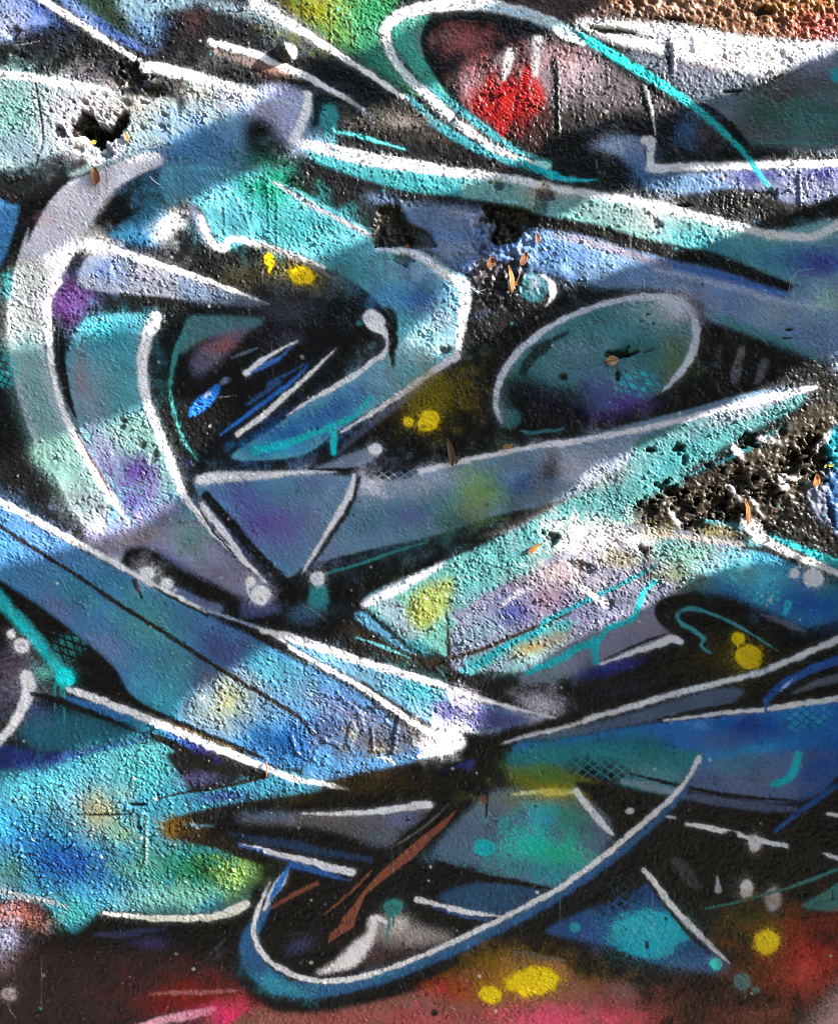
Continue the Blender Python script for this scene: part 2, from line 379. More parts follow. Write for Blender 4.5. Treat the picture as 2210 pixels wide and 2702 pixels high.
# --- big blue arrow
P('F', S(84,142,156), 4, [(335,352),(400,340),(480,352),(540,360),(600,385),(690,432),(770,480),(800,505),(870,520),(922,550),(968,578),(970,640),(957,700),(940,742),(800,830),(700,893),(620,945),(480,950),(560,890),(690,800),(790,738),(818,700),(803,650),(745,592),(680,556),(600,520),(530,500),(465,515),(440,480),(415,430),(385,425),(345,420)], part=('blue_paint_arrow', 'large blue and teal arrow shape left of centre'))
D('A1', S(66,108,140), 1130, 1020, 270, 80, None, 1)
D('A1', S(70,118,148), 1050, 1080, 160, 60, None, .8)
D('A1', L(45,205,145), 1520, 1080, 130, 110, None, 1)
D('A2', L(50,205,160), 30, 1130, 130, 120, None, .9)
D('A1', L(110,205,215), 1330, 1250, 180, 100, None, .9)
D('A1', L(85,210,205), 1650, 1310, 190, 110, None, .95)
D('A2', L(95,205,205), 330, 1290, 180, 90, None, .95)
D('B2', S(52,124,142), 480, 230, 170, 100, None, .9, rot=30)
D('B2', S(118,146,168), 860, 260, 160, 90, None, .9)
D('B2', S(55,92,158), 880, 420, 150, 100, None, .95)
D('B2', S(60,110,165), 720, 380, 110, 80, None, .7)
D('B2', L(170,190,205), 1010, 520, 100, 120, None, .9)
D('B2', S(80,155,172), 770, 590, 70, 100, None, .9)
D('B2', S(135,165,178), 900, 690, 140, 90, None, .9)
D('B2', S(110,140,162), 640, 870, 160, 80, None, .9, rot=-30)
D('B2', S(52,92,155), 400, 1040, 230, 80, None, .95, rot=-32)
D('B2', S(38,86,152), 130, 1190, 200, 90, None, .95, rot=-20)
D('B2', S(35,130,165), 60, 1270, 130, 40, None, .8)
K('B2', S(80,86,112), [40,90,100,70,30], [(1060,810),(900,930),(700,1070),(560,1180),(430,1290)], 60, .95)
P('B2', BK, 24, [(1100,770),(1160,800),(900,1010),(640,1190),(420,1310),(500,1230),(700,1080),(900,930)])
# pale streaks near the arrow's shoulder
K('A1', L(200,212,235), [60,70,50], [(1090,1190),(1150,1280),(1200,1390)], 50)
D('A1', BK, 1040, 1190, 60, 50, None, .9)
K('A1', WL, [30,56,60,44,40,40,36,30], [(1150,1240),(1200,1370),(1275,1420),(1330,1365),(1450,1390),(1600,1435),(1736,1485),(1850,1530)], 16, part=wl('white zigzag edge below the green patch'))
K('B2', L(215,215,205), [36,40,36,22,10], [(-10,110),(120,150),(260,215),(340,260),(420,310)], 20)
K('A2', L(235,240,240), [20,36,40,44,30], [(50,1045),(200,1135),(400,1245),(560,1325),(640,1370)], 14, part=wl('white line along the top of the green and teal field'))
# arrow head lines
K('B2', BK, [20,46,50,40], [(940,130),(1040,190),(1120,245),(1220,280)], 14)
K('B2', WH, [30,50,66,74,84,96,92,76,62,52,46], [(640,125),(760,130),(860,155),(960,215),(1060,285),(1130,325),(1140,420),(1130,500),(1118,580),(1105,660),(1090,730)], 30, part=wl('broad white line round the tip of the blue arrow'))
K('B2', S(200,196,208), [64,58,52,50,44,34,24,8], [(1100,742),(1040,770),(950,830),(830,915),(700,1005),(590,1075),(500,1130),(415,1182)], 8, part=wl('tapering white line along the lower side of the arrow'))
K('B2', BK, [6,14,6], [(1060,765),(1072,785),(1062,795)], 4, .8)
# --- arc on the left
P(None, S(178,176,190), 14, [('A1',860,870),('A1',600,965),('A1',400,1045),('A1',280,1160),('A1',200,1300),('A1',150,1400),('B1',165,0),('B1',100,190),('B1',52,400),('B1',42,620),('B1',80,880),('B1',160,1150),('B1',240,1300),('B1',350,1490),('C1',420,110),('C1',500,210),('C1',600,330),('C1',690,395),('C1',760,300),('C1',640,20),('B1',560,1400),('B1',420,1170),('B1',330,980),('B1',270,800),('B1',250,620),('B1',258,420),('B1',330,300),('B1',400,180),('B1',490,0),('A1',400,1430),('A1',480,1330),('A1',560,1205),('A1',620,1115),('A1',760,1015),('A1',940,930)], part=('grey_paint_arc', 'wide pale grey arc sweeping down the left side'))
P(None, L(188,205,188), 120, [('B1',100,200),('B1',330,200),('B1',270,420),('B1',260,640),('B1',60,700),('B1',42,500)], .9)
P(None, S(98,134,138), 120, [('B1',45,660),('B1',260,640),('B1',280,850),('B1',400,1130),('B1',540,1400),('B1',300,1400),('B1',160,1150),('B1',80,880)], .95)
P(None, L(168,226,202), 70, [('B1',180,1260),('B1',430,1180),('B1',640,1500),('C1',560,140),('C1',480,150),('B1',330,1480)], .95)
D('A1', S(190,140,140), 270, 1250, 60, 30, None, .4)
D('B1', CY, 50, 330, 40, 60, None, .4)
D('C1', S(120,112,120), 620, 270, 90, 70, None, .8)
K(None, WH, [30,60,70,70,66,50], [('A1',900,905),('A1',680,1040),('A1',520,1240),('A1',440,1390),('B1',390,130),('B1',320,300)], 60, .6)
# left edge blue sliver
P('A1', S(62,108,155), 20, [(-60,1160),(60,1170),(105,1190),(70,1350),(15,1500),(-60,1560)])
N('B1', S(50,150,160), 40, 820, 80, 110, 36, 25, -60, .38, .95)
# purple and teal inner field
D('B1', S(82,50,105), 400, 440, 130, 115, None, 1)
P(None, S(78,128,144), 24, [('B1',540,505),('B1',830,500),('B1',800,620),('B1',790,800),('B1',820,1000),('B1',880,1110),('B1',990,1350),('C1',1060,20),('C1',1140,150),('C1',1000,170),('C1',760,210),('C1',600,240),('B1',640,1500),('B1',560,1370),('B1',460,1170),('B1',425,1060),('B1',375,880),('B1',365,780),('B1',410,650),('B1',470,545)], part=('teal_paint_field', 'teal and purple field between the two left arcs'))
D('B1', S(48,122,142), 640, 640, 160, 130, None, .9)
D('B1', S(118,128,144), 510, 960, 120, 150, None, .9)
D('B1', S(130,90,95), 455, 860, 40, 110, None, .5)
D('B1', S(70,128,138), 720, 920, 120, 130, None, .8)
P('B1', L(168,222,198), 90, [(520,1180),(700,1090),(860,1080),(980,1350),(1030,1500),(700,1500),(560,1330)], .9)
D('B1', L(190,192,226), 590, 1280, 90, 150, None, .9)
D('B1', L(122,78,182), 770, 1400, 140, 110, None, 1)
D('C1', L(128,78,190), 770, 50, 120, 80, None, .9)
D('C1', L(190,172,220), 940, 120, 150, 100, None, .95)
D('C1', S(135,125,165), 700, 230, 150, 80, None, .8)
D('C1', L(190,212,215), 500, 80, 120, 110, None, .8)
N('B1', S(50,150,165), 580, 590, 60, 60, 30, 30, -60, .36, .8)
N('B1', S(50,150,165), 720, 750, 60, 50, 30, 30, -60, .36, .4)
K('B1', BK, [70,60,50,36,12], [(335,620),(345,760),(370,890),(400,1000),(432,1085)], 16)
K(None, WH, [30,54,58,54,50,46,46,48,58,66,60,40,8], [('B1',345,310),('B1',285,390),('B1',270,500),('B1',278,640),('B1',296,800),('B1',325,940),('B1',375,1080),('B1',430,1195),('B1',490,1310),('B1',560,1430),('C1',625,10),('C1',680,90),('C1',740,190)], 14, part=wl('thin white arc inside the wide left band'))
K('B1', S(70,45,52), [4,14,14,10], [(430,1165),(500,1290),(580,1420),(640,1540)], 6)
K('B1', WH, [96,104,94,86,80,74,68,64,62,58,54], [(895,520),(870,570),(830,660),(815,780),(822,890),(840,990),(870,1090),(920,1210),(965,1310),(1010,1420),(1050,1520)], 24, part=wl('thick white arc with a round top'))
# curved black bowl, its teal rim and slashes
K('B1', S(58,122,122), [70,56,40,30,26,26,26,22,8], [(1110,530),(1050,620),(1005,720),(978,850),(975,960),(1000,1070),(1030,1160),(1070,1250),(1130,1330)], 14, part=('teal_paint_line','thin teal curve inside the black bowl'))
P('B1', S(66,104,112), 26, [(1100,510),(1500,520),(1400,600),(1250,620),(1150,650),(1050,720),(1020,700),(1060,610)])
P('B1', S(82,82,104), 50, [(1130,700),(1250,620),(1420,560),(1400,610),(1320,700),(1230,790),(1120,850),(1090,780)])
D('B1', S(125,78,76), 1270, 680, 90, 45, None, .9, rot=-25)
D('B1', S(64,66,84), 1640, 480, 140, 70, None, .8)
D('B1', S(58,58,74), 1640, 640, 90, 40, None, .6)
K('B1', S(95,108,130), [10,22,12], [(1330,745),(1410,715),(1470,690)], 18, .8)
P('B1', S(45,98,180), 10, [(1085,1085),(1105,1005),(1180,940),(1250,895),(1255,940),(1190,1030)], part=('blue_paint_patch','small blue leaf shaped patch in the black bowl'))
D('B1', S(170,185,215), 1190, 955, 30, 14, 14, .7, rot=-40)
D('B1', S(100,115,140), 1285, 880, 30, 18, 14, .8, rot=-30)
K('B1', S(60,98,165), [20,40,30,10], [(1420,840),(1510,790),(1600,745),(1660,690)], 12)
K('B1', S(195,196,212), [44,40,30,12,6], [(1410,835),(1480,775),(1560,725),(1640,680),(1700,650)], 10, part=wl('short white slash in the black bowl'))
K(None, S(46,78,125), [12,40,44,34,20,8], [('B1',1410,1020),('B1',1500,960),('B1',1600,890),('B2',20,900),('B2',140,830),('B2',270,760)], 18)
K(None, BK, [10,14,12,8], [('B1',1380,1060),('B1',1550,940),('B1',1736,800),('B2',280,760)], 8)
K(None, S(46,98,172), [8,30,34,30,16], [('B1',1260,1190),('B1',1400,1085),('B1',1560,965),('B1',1690,870),('B2',240,790)], 12)
K(None, BK, [14,26,24,12], [('B1',1300,1190),('B1',1480,1060),('B1',1650,930),('B2',260,800)], 10)
K(None, S(200,198,208), [40,42,44,44,40,34,22,6], [('B1',1360,1185),('B1',1460,1115),('B1',1560,1030),('B1',1640,955),('B2',100,975),('B2',200,890),('B2',300,795),('B2',405,695)], 8, part=wl('long white slash across the black bowl'))
K('B2', WH, [6,22,38,46,46,44,40], [(125,1078),(200,1025),(320,955),(430,895),(540,825),(610,770),(670,735)], 8, part=wl('curved white line below the long slash'))
D('B2', BK, 700, 560, 60, 100, 30)
D('B2', S(60,120,120), 540, 550, 20, 14, 12, .8)
K('B2', S(40,60,60), [20,30,10], [(580,650),(560,720),(500,780)], 16, .6)
D('B2', WH, 622, 535, 58, 68, 22, rot=-20)
K('B2', WH, [80,62,52,40,20], [(640,570),(690,610),(712,650),(700,690),(670,725)], 10, part=wl('white comma shaped highlight on the arrow'))
K('B2', BK, [40,60,40,16], [(715,600),(735,650),(722,720),(732,790)], 14)
# white wedge
P('B1', L(182,192,202), 14, [(490,180),(600,130),(720,160),(950,220),(1100,290),(1250,350),(1540,440),(1300,442),(1080,412),(800,388),(620,372),(450,325)], part=('pale_paint_wedge', 'pale wedge under the white spike'))
D('B1', L(120,165,225), 620, 230, 120, 80, None, .9)
D('B1', L(225,225,230), 820, 220, 130, 60, None, .8)
P('B1', S(75,88,110), 50, [(1010,290),(1250,350),(1540,440),(1300,440),(1070,410)], .9)
D('B1', S(60,80,95), 715, 215, 40, 60, None, .7)
D('B1', WL, 530, 85, 90, 60, None, 1, rot=20)
K('B1', WL, [50,50,50,46,42,32,20,6], [(590,105),(720,150),(850,190),(980,235),(1120,280),(1280,340),(1400,385),(1540,438)], 12, part=wl('white spike pointing right above the black bowl'))
P('A1', L(88,165,200), 26, [(615,1345),(760,1235),(870,1165),(935,1180),(965,1280),(900,1405),(800,1385)])
D('A1', S(40,90,130), 830, 1370, 100, 50, None, .7)
D('A1', WL, 960, 1305, 50, 90, None, .9, rot=35)
D('A1', S(60,110,130), 880, 1150, 80, 60, None, .6)
# olive haze and yellow dots
D('B2', S(70,62,30), 210, 290, 300, 90, None, .6)
D('B2', S(86,92,96), 180, 340, 170, 45, None, .45)
D('B2', S(52,52,62), 60, 440, 160, 60, None, .6)
D('B2', S(120,105,12), 960, 930, 190, 130, None, .75)
D('B2', S(110,95,12), 920, 1060, 120, 100, None, .6)
D('B2', YE, 18, 185, 26, 32, 8, part=dot('yellow','small yellow dripping dot above the black bowl'))
K('B2', YE, [26,22,16], [(34,170),(32,210),(24,252)], 7)
D('B2', YE, 210, 275, 76, 50, 12, rot=16, part=dot('yellow','wide yellow dot above the black bowl'))
D('B2', YE, 816, 1114, 27, 28, 7, part=dot('yellow','small round yellow dot left of the larger one'))
D('B2', YE, 935, 1108, 58, 60, 10, part=dot('yellow','larger yellow dot in the black centre'))
D('B2', S(100,88,12), 905, 1140, 16, 12, 10, .7)
# teal crack
K('B2', CY, [24,30,32,44,52,60,60], [(612,965),(545,1035),(500,1085),(390,1130),(250,1190),(120,1240),(-60,1280)], 14, .92, part=('cyan_paint_crack','cyan lightning shaped line below the arrow'))
K('B2', CY, [50,54,50,44], [(375,1140),(388,1190),(388,1240),(390,1290)], 14)
# grey wedge, white dot, net
P('B2', S(108,118,138), 22, [(390,1335),(590,1262),(640,1310),(520,1372),(280,1392)])
D('B2', WH, 630, 1270, 38, 37, 7, part=dot('white','white dot at the tip of the grey wedge'))
# --- black centre band, strip under white line
P('A2', L(100,214,214), 22, [(240,850),(420,850),(800,920),(1250,1000),(1700,1080),(1700,1235),(1500,1190),(1250,1145),(1000,1112),(800,1090),(600,1035),(420,975),(265,915)])
P(None, S(104,150,150), 26, [('A2',1180,1010),('A2',1500,1040),('A3',0,1060),('A3',300,1110),('A3',640,1160),('A3',900,1230),('A3',1300,1330),('A3',1800,1260),('A3',1800,1560),('B3',1800,320),('B3',1500,330),('B3',1150,222),('B3',900,140),('A3',800,1400),('A3',600,1370),('A3',400,1300),('A3',200,1265),('A3',0,1225),('A2',1500,1190),('A2',1250,1145),('A2',1120,1120)])
D('A2', S(120,100,98), 1560, 1080, 80, 30, None, .7)
D('A3', S(150,110,100), 120, 1110, 130, 34, None, .6)
P('A3', L(178,218,205), 70, [(200,1160),(640,1170),(900,1250),(1150,1330),(900,1400),(640,1350),(350,1270)], .9)
D('A3', L(245,250,240), 690, 1230, 110, 90, None, .9)
D('A3', S(52,138,148), 960, 1400, 190, 70, None, .9, rot=18)
D('A3', S(75,125,160), 1450, 1440, 240, 90, None, .9)
D('A3', S(120,150,165), 1690, 1400, 130, 90, None, .7)
P('B3', S(62,125,145), 60, [(900,70),(1300,60),(1736,100),(1800,260),(1500,300),(1180,210),(950,130)], .7)
D('B3', S(58,58,148), 1640, 210, 190, 90, None, .95)
D('B3', S(90,90,150), 1560, 270, 60, 50, None, .6)
D('B3', S(95,140,150), 1500, 60, 200, 50, None, .6)
K(None, WH, [40,70,96,104,92,72,60,58,56,56,60,64,62,60,62,66,66,70,76], [('A2',150,800),('A2',240,825),('A2',380,860),('A2',550,900),('A2',800,940),('A2',1050,980),('A2',1250,1005),('A2',1500,1040),('A3',10,1055),('A3',200,1092),('A3',450,1135),('A3',620,1160),('A3',760,1195),('A3',950,1240),('A3',1150,1295),('A3',1350,1340),('A3',1540,1355),('A3',1640,1340),('A3',1800,1245)], 26, part=wl('very long white line running right from the seven shape'))
D('A2', S(135,140,160), 170, 800, 70, 60, None, .8)
K('A2', WH, [76,80,78,76,84], [(242,545),(238,620),(215,690),(190,745),(170,790)], 18, part=wl('short white bar of the seven shape'))
K('A2', S(150,160,180), [30,40,30], [(-40,555),(80,580),(190,600)], 30, .7)
P('A2', BK, 26, [(290,540),(500,600),(560,690),(500,720),(420,700),(300,720),(260,740),(270,640)])
D('A2', S(48,128,134), 365, 680, 52, 80, 34, .95, part=dot('teal','teal spray dot with drips beside the seven shape'))
D('A2', S(75,70,66), 480, 690, 60, 60, None, .5)
K('A2', S(55,140,145), [18,14,6], [(345,720),(345,770),(346,810)], 6)
K('A2', S(70,150,158), [18,14,12,8], [(390,720),(394,800),(396,880),(392,950)], 6)
K('A2', S(80,170,175), [10,24,26,16,6], [(395,748),(500,768),(610,800),(700,825),(800,855)], 12)
D('A2', L(175,168,148), 760, 690, 190, 60, None, .75, rot=5)
D('A2', L(205,190,180), 790, 700, 50, 25, None, .6)
D('A2', L(110,120,110), 640, 640, 90, 40, None, .5)
K('A2', S(120,125,140), [10,34,20,6], [(470,560),(530,610),(580,660),(620,700)], 24, .7)
# blue grey patch and dark hole left of the leaves
P('A2', S(92,112,145), 60, [(560,1120),(700,1130),(800,1170),(1000,1175),(1230,1200),(1330,1290),(1240,1330),(1100,1370),(950,1350),(830,1290),(720,1190)])
P('A2', BK, 30, [(630,1190),(770,1160),(830,1280),(960,1340),(980,1420),(820,1410),(700,1410),(620,1380)])
D('A2', S(150,150,165), 1150, 1230, 120, 30, None, .5, rot=12)
# blue field with leaves
P('B2', S(78,104,148), 40, [(900,40),(1180,20),(1330,50),(1480,50),(1736,30),(1800,300),(1680,260),(1600,200),(1450,180),(1350,190),(1250,140),(1180,250),(1080,230),(960,130)])
D('B2', S(120,130,145), 1060, 130, 120, 70, None, .8)
D('B2', S(110,100,110), 1240, 230, 60, 60, None, .7)
D('B2', L(120,165,220), 1650, 150, 120, 90, None, .9)
P('B2', BK, 30, [(1270,60),(1380,0),(1600,-20),(1500,60),(1400,60),(1330,100)])
P('B3', S(98,124,160), 30, [(-80,30),(200,30),(560,115),(800,190),(1100,265),(1400,365),(1560,310),(1800,300),(1800,800),(1640,745),(1300,620),(1000,530),(950,430),(850,372),(600,345),(350,340),(250,250),(150,255),(100,190),(-80,180)], part=('blue_paint_band', 'grey blue band above the eye shaped oval'))
D('B3', L(110,165,225), 130, 150, 150, 80, None, .95)
D('B3', L(110,150,170), 330, 270, 120, 60, None, .8)
K('B3', S(58,92,158), [30,60,70,50], [(700,200),(900,245),(1150,300),(1430,385)], 50)
K('B3', L(222,218,228), [30,64,66,50,30], [(120,40),(300,80),(450,120),(600,170),(760,220)], 50)
K('B3', S(150,156,176), [30,40,44,46,40], [(700,240),(900,285),(1150,345),(1430,430),(1780,455)], 50, .8)
D('B3', S(90,105,150), 1080, 430, 220, 60, None, .7, rot=15)
D('B3', S(125,140,150), 1380, 500, 150, 70, None, .7)
D('B3', S(130,160,155), 1680, 420, 130, 80, None, .8)
K('B3', S(66,120,126), [40,70,70,50], [(980,490),(1200,575),(1400,650),(1640,745)], 50, .9)
D('B3', S(90,110,145), 1620, 640, 150, 80, None, .7)
P('B3', L(190,215,225), 40, [(1630,720),(1736,740),(1800,760),(1800,860),(1720,800),(1640,770)], .8)
K(None, BK, [40,70,80,80,90,90,90,80,60], [('A2',1240,1260),('A2',1500,1240),('A3',50,1270),('A3',300,1310),('A3',560,1385),('A3',830,1450),('B3',1000,175),('B3',1200,245),('B3',1440,335)], 34)
D('B3', S(90,120,160), 20, 210, 60, 40, None, .4)
# crescent
D('B2', L(95,195,205), 1535, 345, 80, 80, 40, .9)
D('B2', L(225,235,238), 1545, 320, 30, 40, None, .8)
D('B2', BK, 1585, 380, 30, 44, None, .5)
K('B2', S(190,188,192), [16,40,50,36,8], [(1590,275),(1630,310),(1645,360),(1635,405),(1608,448)], 10, part=wl('small white crescent near the dry leaves'))
# --- eye shaped oval
P(None, S(64,110,116), 18, [('B3',0,620),('B3',200,500),('B3',400,425),('B3',600,395),('B3',780,405),('B3',890,470),('B3',930,560),('B3',920,680),('B3',860,800),('B3',740,930),('B3',560,1030),('B3',350,1060),('B3',100,1000),('B2',1480,980),('B2',1370,1060),('B2',1320,980),('B2',1350,850),('B2',1420,750)], part=('teal_paint_oval', 'teal fill of the eye shaped oval'))
P(None, BK, 120, [('B2',1330,900),('B2',1450,850),('B2',1600,880),('B3',50,900),('B3',250,960),('B3',450,1060),('B3',700,1010),('B3',760,1100),('B3',300,1160),('B2',1500,1180),('B2',1380,1100)])
D('B3', S(185,180,195), 800, 470, 140, 90, None, 1)
D('B3', S(120,150,155), 640, 520, 120, 70, None, .7)
D('B3', S(70,125,140), 500, 600, 190, 80, None, .8)
D('B3', S(95,125,145), 230, 700, 150, 70, None, .7)
D('B3', S(86,112,140), 300, 830, 150, 60, None, .7)
D('B3', S(84,98,62), 800, 760, 90, 120, None, .9)
D('B3', S(45,95,95), 620, 700, 120, 60, None, .6)
D('B3', S(80,55,135), 500, 1000, 150, 80, None, 1)
D('B3', S(80,72,130), 380, 930, 110, 60, None, .7)
D('B3', S(36,24,50), 160, 960, 130, 60, None, .7)
N('B3', S(62,160,180), 580, 890, 130, 85, 44, 15, 60, .36, 1, rot=-10, part=('stencil_net','cyan stencilled net inside the eye shaped oval'))
K(None, S(26,42,44), [50,64,60,50,20], [('B2',1470,830),('B2',1520,750),('B2',1620,670),('B3',0,700),('B3',190,600)], 24, .95)
K(None, S(176,178,190), [10,34,58,64,62,60,64,60,52,44,44,46,50,56,56,50,40,30], [('B3',725,945),('B3',780,890),('B3',850,810),('B3',905,710),('B3',925,600),('B3',905,500),('B3',840,430),('B3',740,400),('B3',600,400),('B3',430,430),('B3',220,500),('B3',30,600),('B2',1580,600),('B2',1450,710),('B2',1370,820),('B2',1325,930),('B2',1320,1030),('B2',1350,1110)], 14, part=wl('grey white outline of the eye shaped oval'))
D('B2', S(55,98,104), 1400, 1095, 62, 60, 30, .85)
D('B2', S(120,135,140), 1340, 1060, 40, 60, None, .4)
K('B2', S(58,108,118), [10,24,22,20,8], [(1460,1165),(1530,1178),(1600,1165),(1660,1165),(1705,1150)], 12)
D('B3', BK, 160, 855, 28, 24, 12, .7)
K('B3', S(92,92,100), [60,70,50], [(1185,700),(1165,790),(1140,880)], 30, .9)
K('B3', S(86,86,92), [60,56,30], [(1320,775),(1295,840),(1270,890)], 24, .9)
K('B3', S(64,66,72), [40,40], [(1060,690),(1040,780)], 30, .8)
D('B3', S(80,70,84), 940, 450, 60, 80, None, .5)
D('B3', S(40,38,18), 640, 1080, 130, 50, None, .6)
# --- beam under the long white line
P('F', S(98,122,146), 5, [(405,1000),(560,985),(700,985),(760,990),(870,970),(1000,945),(1180,910),(1420,850),(1560,812),(1650,805),(1640,830),(1500,885),(1330,962),(1200,1020),(1130,1048),(1040,1065),(900,1110),(760,1140),(640,1172),(600,1195),(560,1190),(470,1080)], part=('grey_paint_beam', 'long grey blue beam under the eye shaped oval'))
P('F', S(76,114,146), 8, [(420,1010),(700,990),(700,1050),(640,1150),(595,1195),(550,1180),(470,1080)], .9)
D('F', S(70,124,150), 500, 1060, 70, 60, None, .7)
D('F', S(120,130,160), 650, 1060, 60, 70, None, .7)
D('F', S(92,64,140), 560, 1085, 80, 50, None, .9)
D('F', S(70,120,140), 600, 1020, 60, 26, None, .6)
D('F', S(80,70,150), 495, 1030, 40, 28, None, .7)
D('F', S(72,112,134), 780, 1070, 120, 60, None, .8)
D('F', S(60,112,110), 930, 1050, 70, 40, None, .7)
D('F', S(150,152,170), 860, 1000, 90, 26, None, .7, rot=-8)
D('F', S(85,75,140), 850, 1070, 40, 20, None, .6)
D('F', S(90,85,140), 640, 1000, 30, 14, None, .4)
D('F', S(112,150,84), 1010, 1012, 56, 40, None, 1)
D('F', S(40,76,52), 960, 1080, 60, 22, None, .7, rot=-15)
D('F', S(130,140,80), 985, 1050, 30, 30, None, .5)
D('F', S(36,62,108), 1085, 1000, 46, 36, None, .95, rot=-15)
D('F', S(90,125,170), 1060, 985, 40, 20, None, .5)
D('F', S(172,170,186), 1185, 968, 60, 34, None, 1)
D('F', S(130,140,160), 1300, 940, 90, 30, None, .9)
D('F', BK, 1140, 975, 24, 30, None, .8)
P('F', L(135,216,208), 4, [(1330,905),(1500,850),(1640,812),(1668,815),(1600,850),(1480,905),(1340,975),(1220,1040),(1120,1110),(1000,1150),(1040,1110),(1200,1020),(1300,960)], .95)
P('F', L(190,182,170), 12, [(1000,1110),(1130,1050),(1230,1010),(1320,960),(1300,990),(1180,1060),(1080,1100)], .7)
D('F', L(85,205,200), 1480, 900, 90, 24, None, .8, rot=-22)
D('F', L(230,235,238), 1580, 838, 70, 14, None, .8, rot=-14)
# white lines of the beam
K(None, WH, [80,84,70,54,40,30,12], [('B1',1145,1445),('B1',1260,1430),('B1',1420,1425),('B1',1600,1415),('B2',60,1410),('B2',230,1402),('B2',400,1395)], 24, part=wl('white line along the left end of the beam'))
K('B2', BK, [12,22,26,20], [(250,1382),(420,1388),(560,1388),(700,1375)], 10)
D('B2', S(190,186,200), 590, 1470, 90, 60, None, .9)
K(None, S(196,192,204), [50,40,36,40,46,46,44,44,46,50,60,70,50,14], [('B2',880,1400),('B2',1080,1350),('B2',1280,1305),('B2',1500,1262),('B2',1680,1232),('B3',150,1240),('B3',350,1205),('B3',560,1165),('B3',800,1112),('B3',1000,1060),('B3',1200,1010),('B3',1360,970),('B3',1500,940),('B3',1610,915)], 16, part=wl('long white line along the top of the beam'))
N('B2', BK, 735, 1415, 150, 40, 36, 38, -32, .38, 1, rot=-4, part=('stencil_net','black stencilled net on the beam'))
K('F', BK, [10,13,11,6], [(744,990),(724,1050),(686,1110),(636,1185)], 8)
K('F', WH, [10,16,18,14,10,5], [(733,985),(726,1020),(705,1060),(680,1098),(655,1140),(625,1190)], 4, part=wl('thin slanting white line under the beam'))
K('B3', L(70,200,205), [6,24,26,30,20], [(850,1440),(960,1385),(1080,1330),(1180,1285),(1290,1250)], 12)
K('B3', L(110,215,215), [16,40,44,26,8], [(1270,1240),(1330,1200),(1400,1165),(1450,1150),(1500,1120)], 16)
D('B3', WL, 1160, 1285, 40, 22, 14, .9, rot=30)
# --- strip two
P('F', L(135,222,208), 5, [(755,1240),(860,1190),(1000,1130),(1110,1080),(1170,1040),(1180,1060),(1130,1120),(1250,1090),(1330,1010),(1420,1000),(1360,1040),(1260,1110),(1150,1165),(1060,1190),(960,1260),(942,1362),(880,1335),(800,1290)])
P('C2', L(178,205,215), 40, [(600,620),(720,600),(820,700),(900,820),(820,840),(700,730)], .8)
P('C2', L(205,214,85), 60, [(830,620),(960,520),(1080,500),(1080,620),(980,720),(900,780),(830,740)], .55)
D('C2', L(200,222,110), 900, 690, 120, 130, None, .7)
P('C2', L(165,170,195), 36, [(1060,690),(1180,570),(1320,470),(1420,440),(1480,470),(1400,580),(1300,660),(1200,720),(1070,730)], .95)
D('C2', L(75,215,225), 1560, 240, 160, 60, None, .9, rot=-30)
D('C2', L(225,245,235), 1420, 300, 60, 40, None, .7)
K('C2', OFF, [30,70,76,50,24], [(560,640),(640,600),(760,540),(880,480),(1010,410)], 40, .9)
P('C2', S(60,100,125), 20, [(520,720),(600,690),(840,880),(800,910)], .9)
K('C2', BK, [20,30,34,20], [(590,690),(700,780),(820,880),(960,940)], 14)
K('C2', S(30,22,12), [30,60,80,60], [(480,770),(640,870),(800,950),(1000,980)], 26)
K('C2', S(70,125,135), [6,20,22,8], [(520,830),(640,870),(740,910),(830,950)], 12, .9)
D('C2', L(90,210,215), 880, 870, 70, 40, None, .9, rot=35)
P('F', L(128,216,208), 8, [(985,1140),(1060,1105),(1130,1062),(1220,1015),(1310,962),(1480,895),(1560,860),(1665,815),(1650,845),(1560,892),(1450,955),(1405,1005),(1330,1070),(1250,1125),(1150,1185),(1070,1200),(1000,1235),(960,1262),(930,1240)], .92, part=('turquoise_paint_strip', 'sunlit turquoise strip beside the broken plaster'))
D('C3', L(215,205,190), 190, 330, 170, 60, None, .7, rot=-25)
D('C3', L(200,210,200), 60, 60, 140, 40, None, .6, rot=-25)
D('B3', L(190,185,175), 420, 1440, 180, 50, None, .7, rot=-22)
D('B3', L(95,215,215), 820, 1330, 200, 60, None, .8, rot=-25)
D('B3', L(225,232,235), 1150, 1080, 200, 36, None, .7, rot=-18)
P('C2', L(178,205,215), 40, [(600,620),(720,600),(820,700),(900,820),(820,840),(700,730)], .5)
P('C2', L(205,214,85), 60, [(830,620),(960,520),(1080,500),(1080,620),(980,720),(900,780),(830,740)], .45)
K('B3', BK, [14,26,30,20], [(800,1480),(960,1395),(1150,1275),(1330,1170)], 16, .8)
# pale field
P('F', L(168,176,196), 6, [(930,1362),(940,1300),(1010,1235),(1100,1190),(1200,1110),(1300,1088),(1420,1100),(1535,1130),(1570,1150),(1510,1190),(1420,1230),(1355,1265),(1360,1300),(1300,1345),(1250,1350),(1100,1390),(1000,1392),(950,1395)], part=('lilac_paint_field', 'sunlit pale lilac field right of centre'))
D('C3', WL * np.array([1, .95, .9]), 330, 260, 190, 95, None, .85)
D('C3', L(245,225,215), 120, 470, 160, 70, None, .95)
D('C3', L(205,190,110), 500, 380, 120, 60, None, .7)
D('C3', L(165,222,172), 870, 350, 200, 80, None, .95)
D('C3', L(130,215,210), 760, 290, 100, 60, None, .8)
D('C3', L(175,200,120), 800, 470, 130, 50, None, .7)
D('C3', L(210,210,220), 480, 510, 120, 60, None, .7)
D('C2', L(140,200,205), 1250, 780, 160, 70, None, .6, rot=-25)
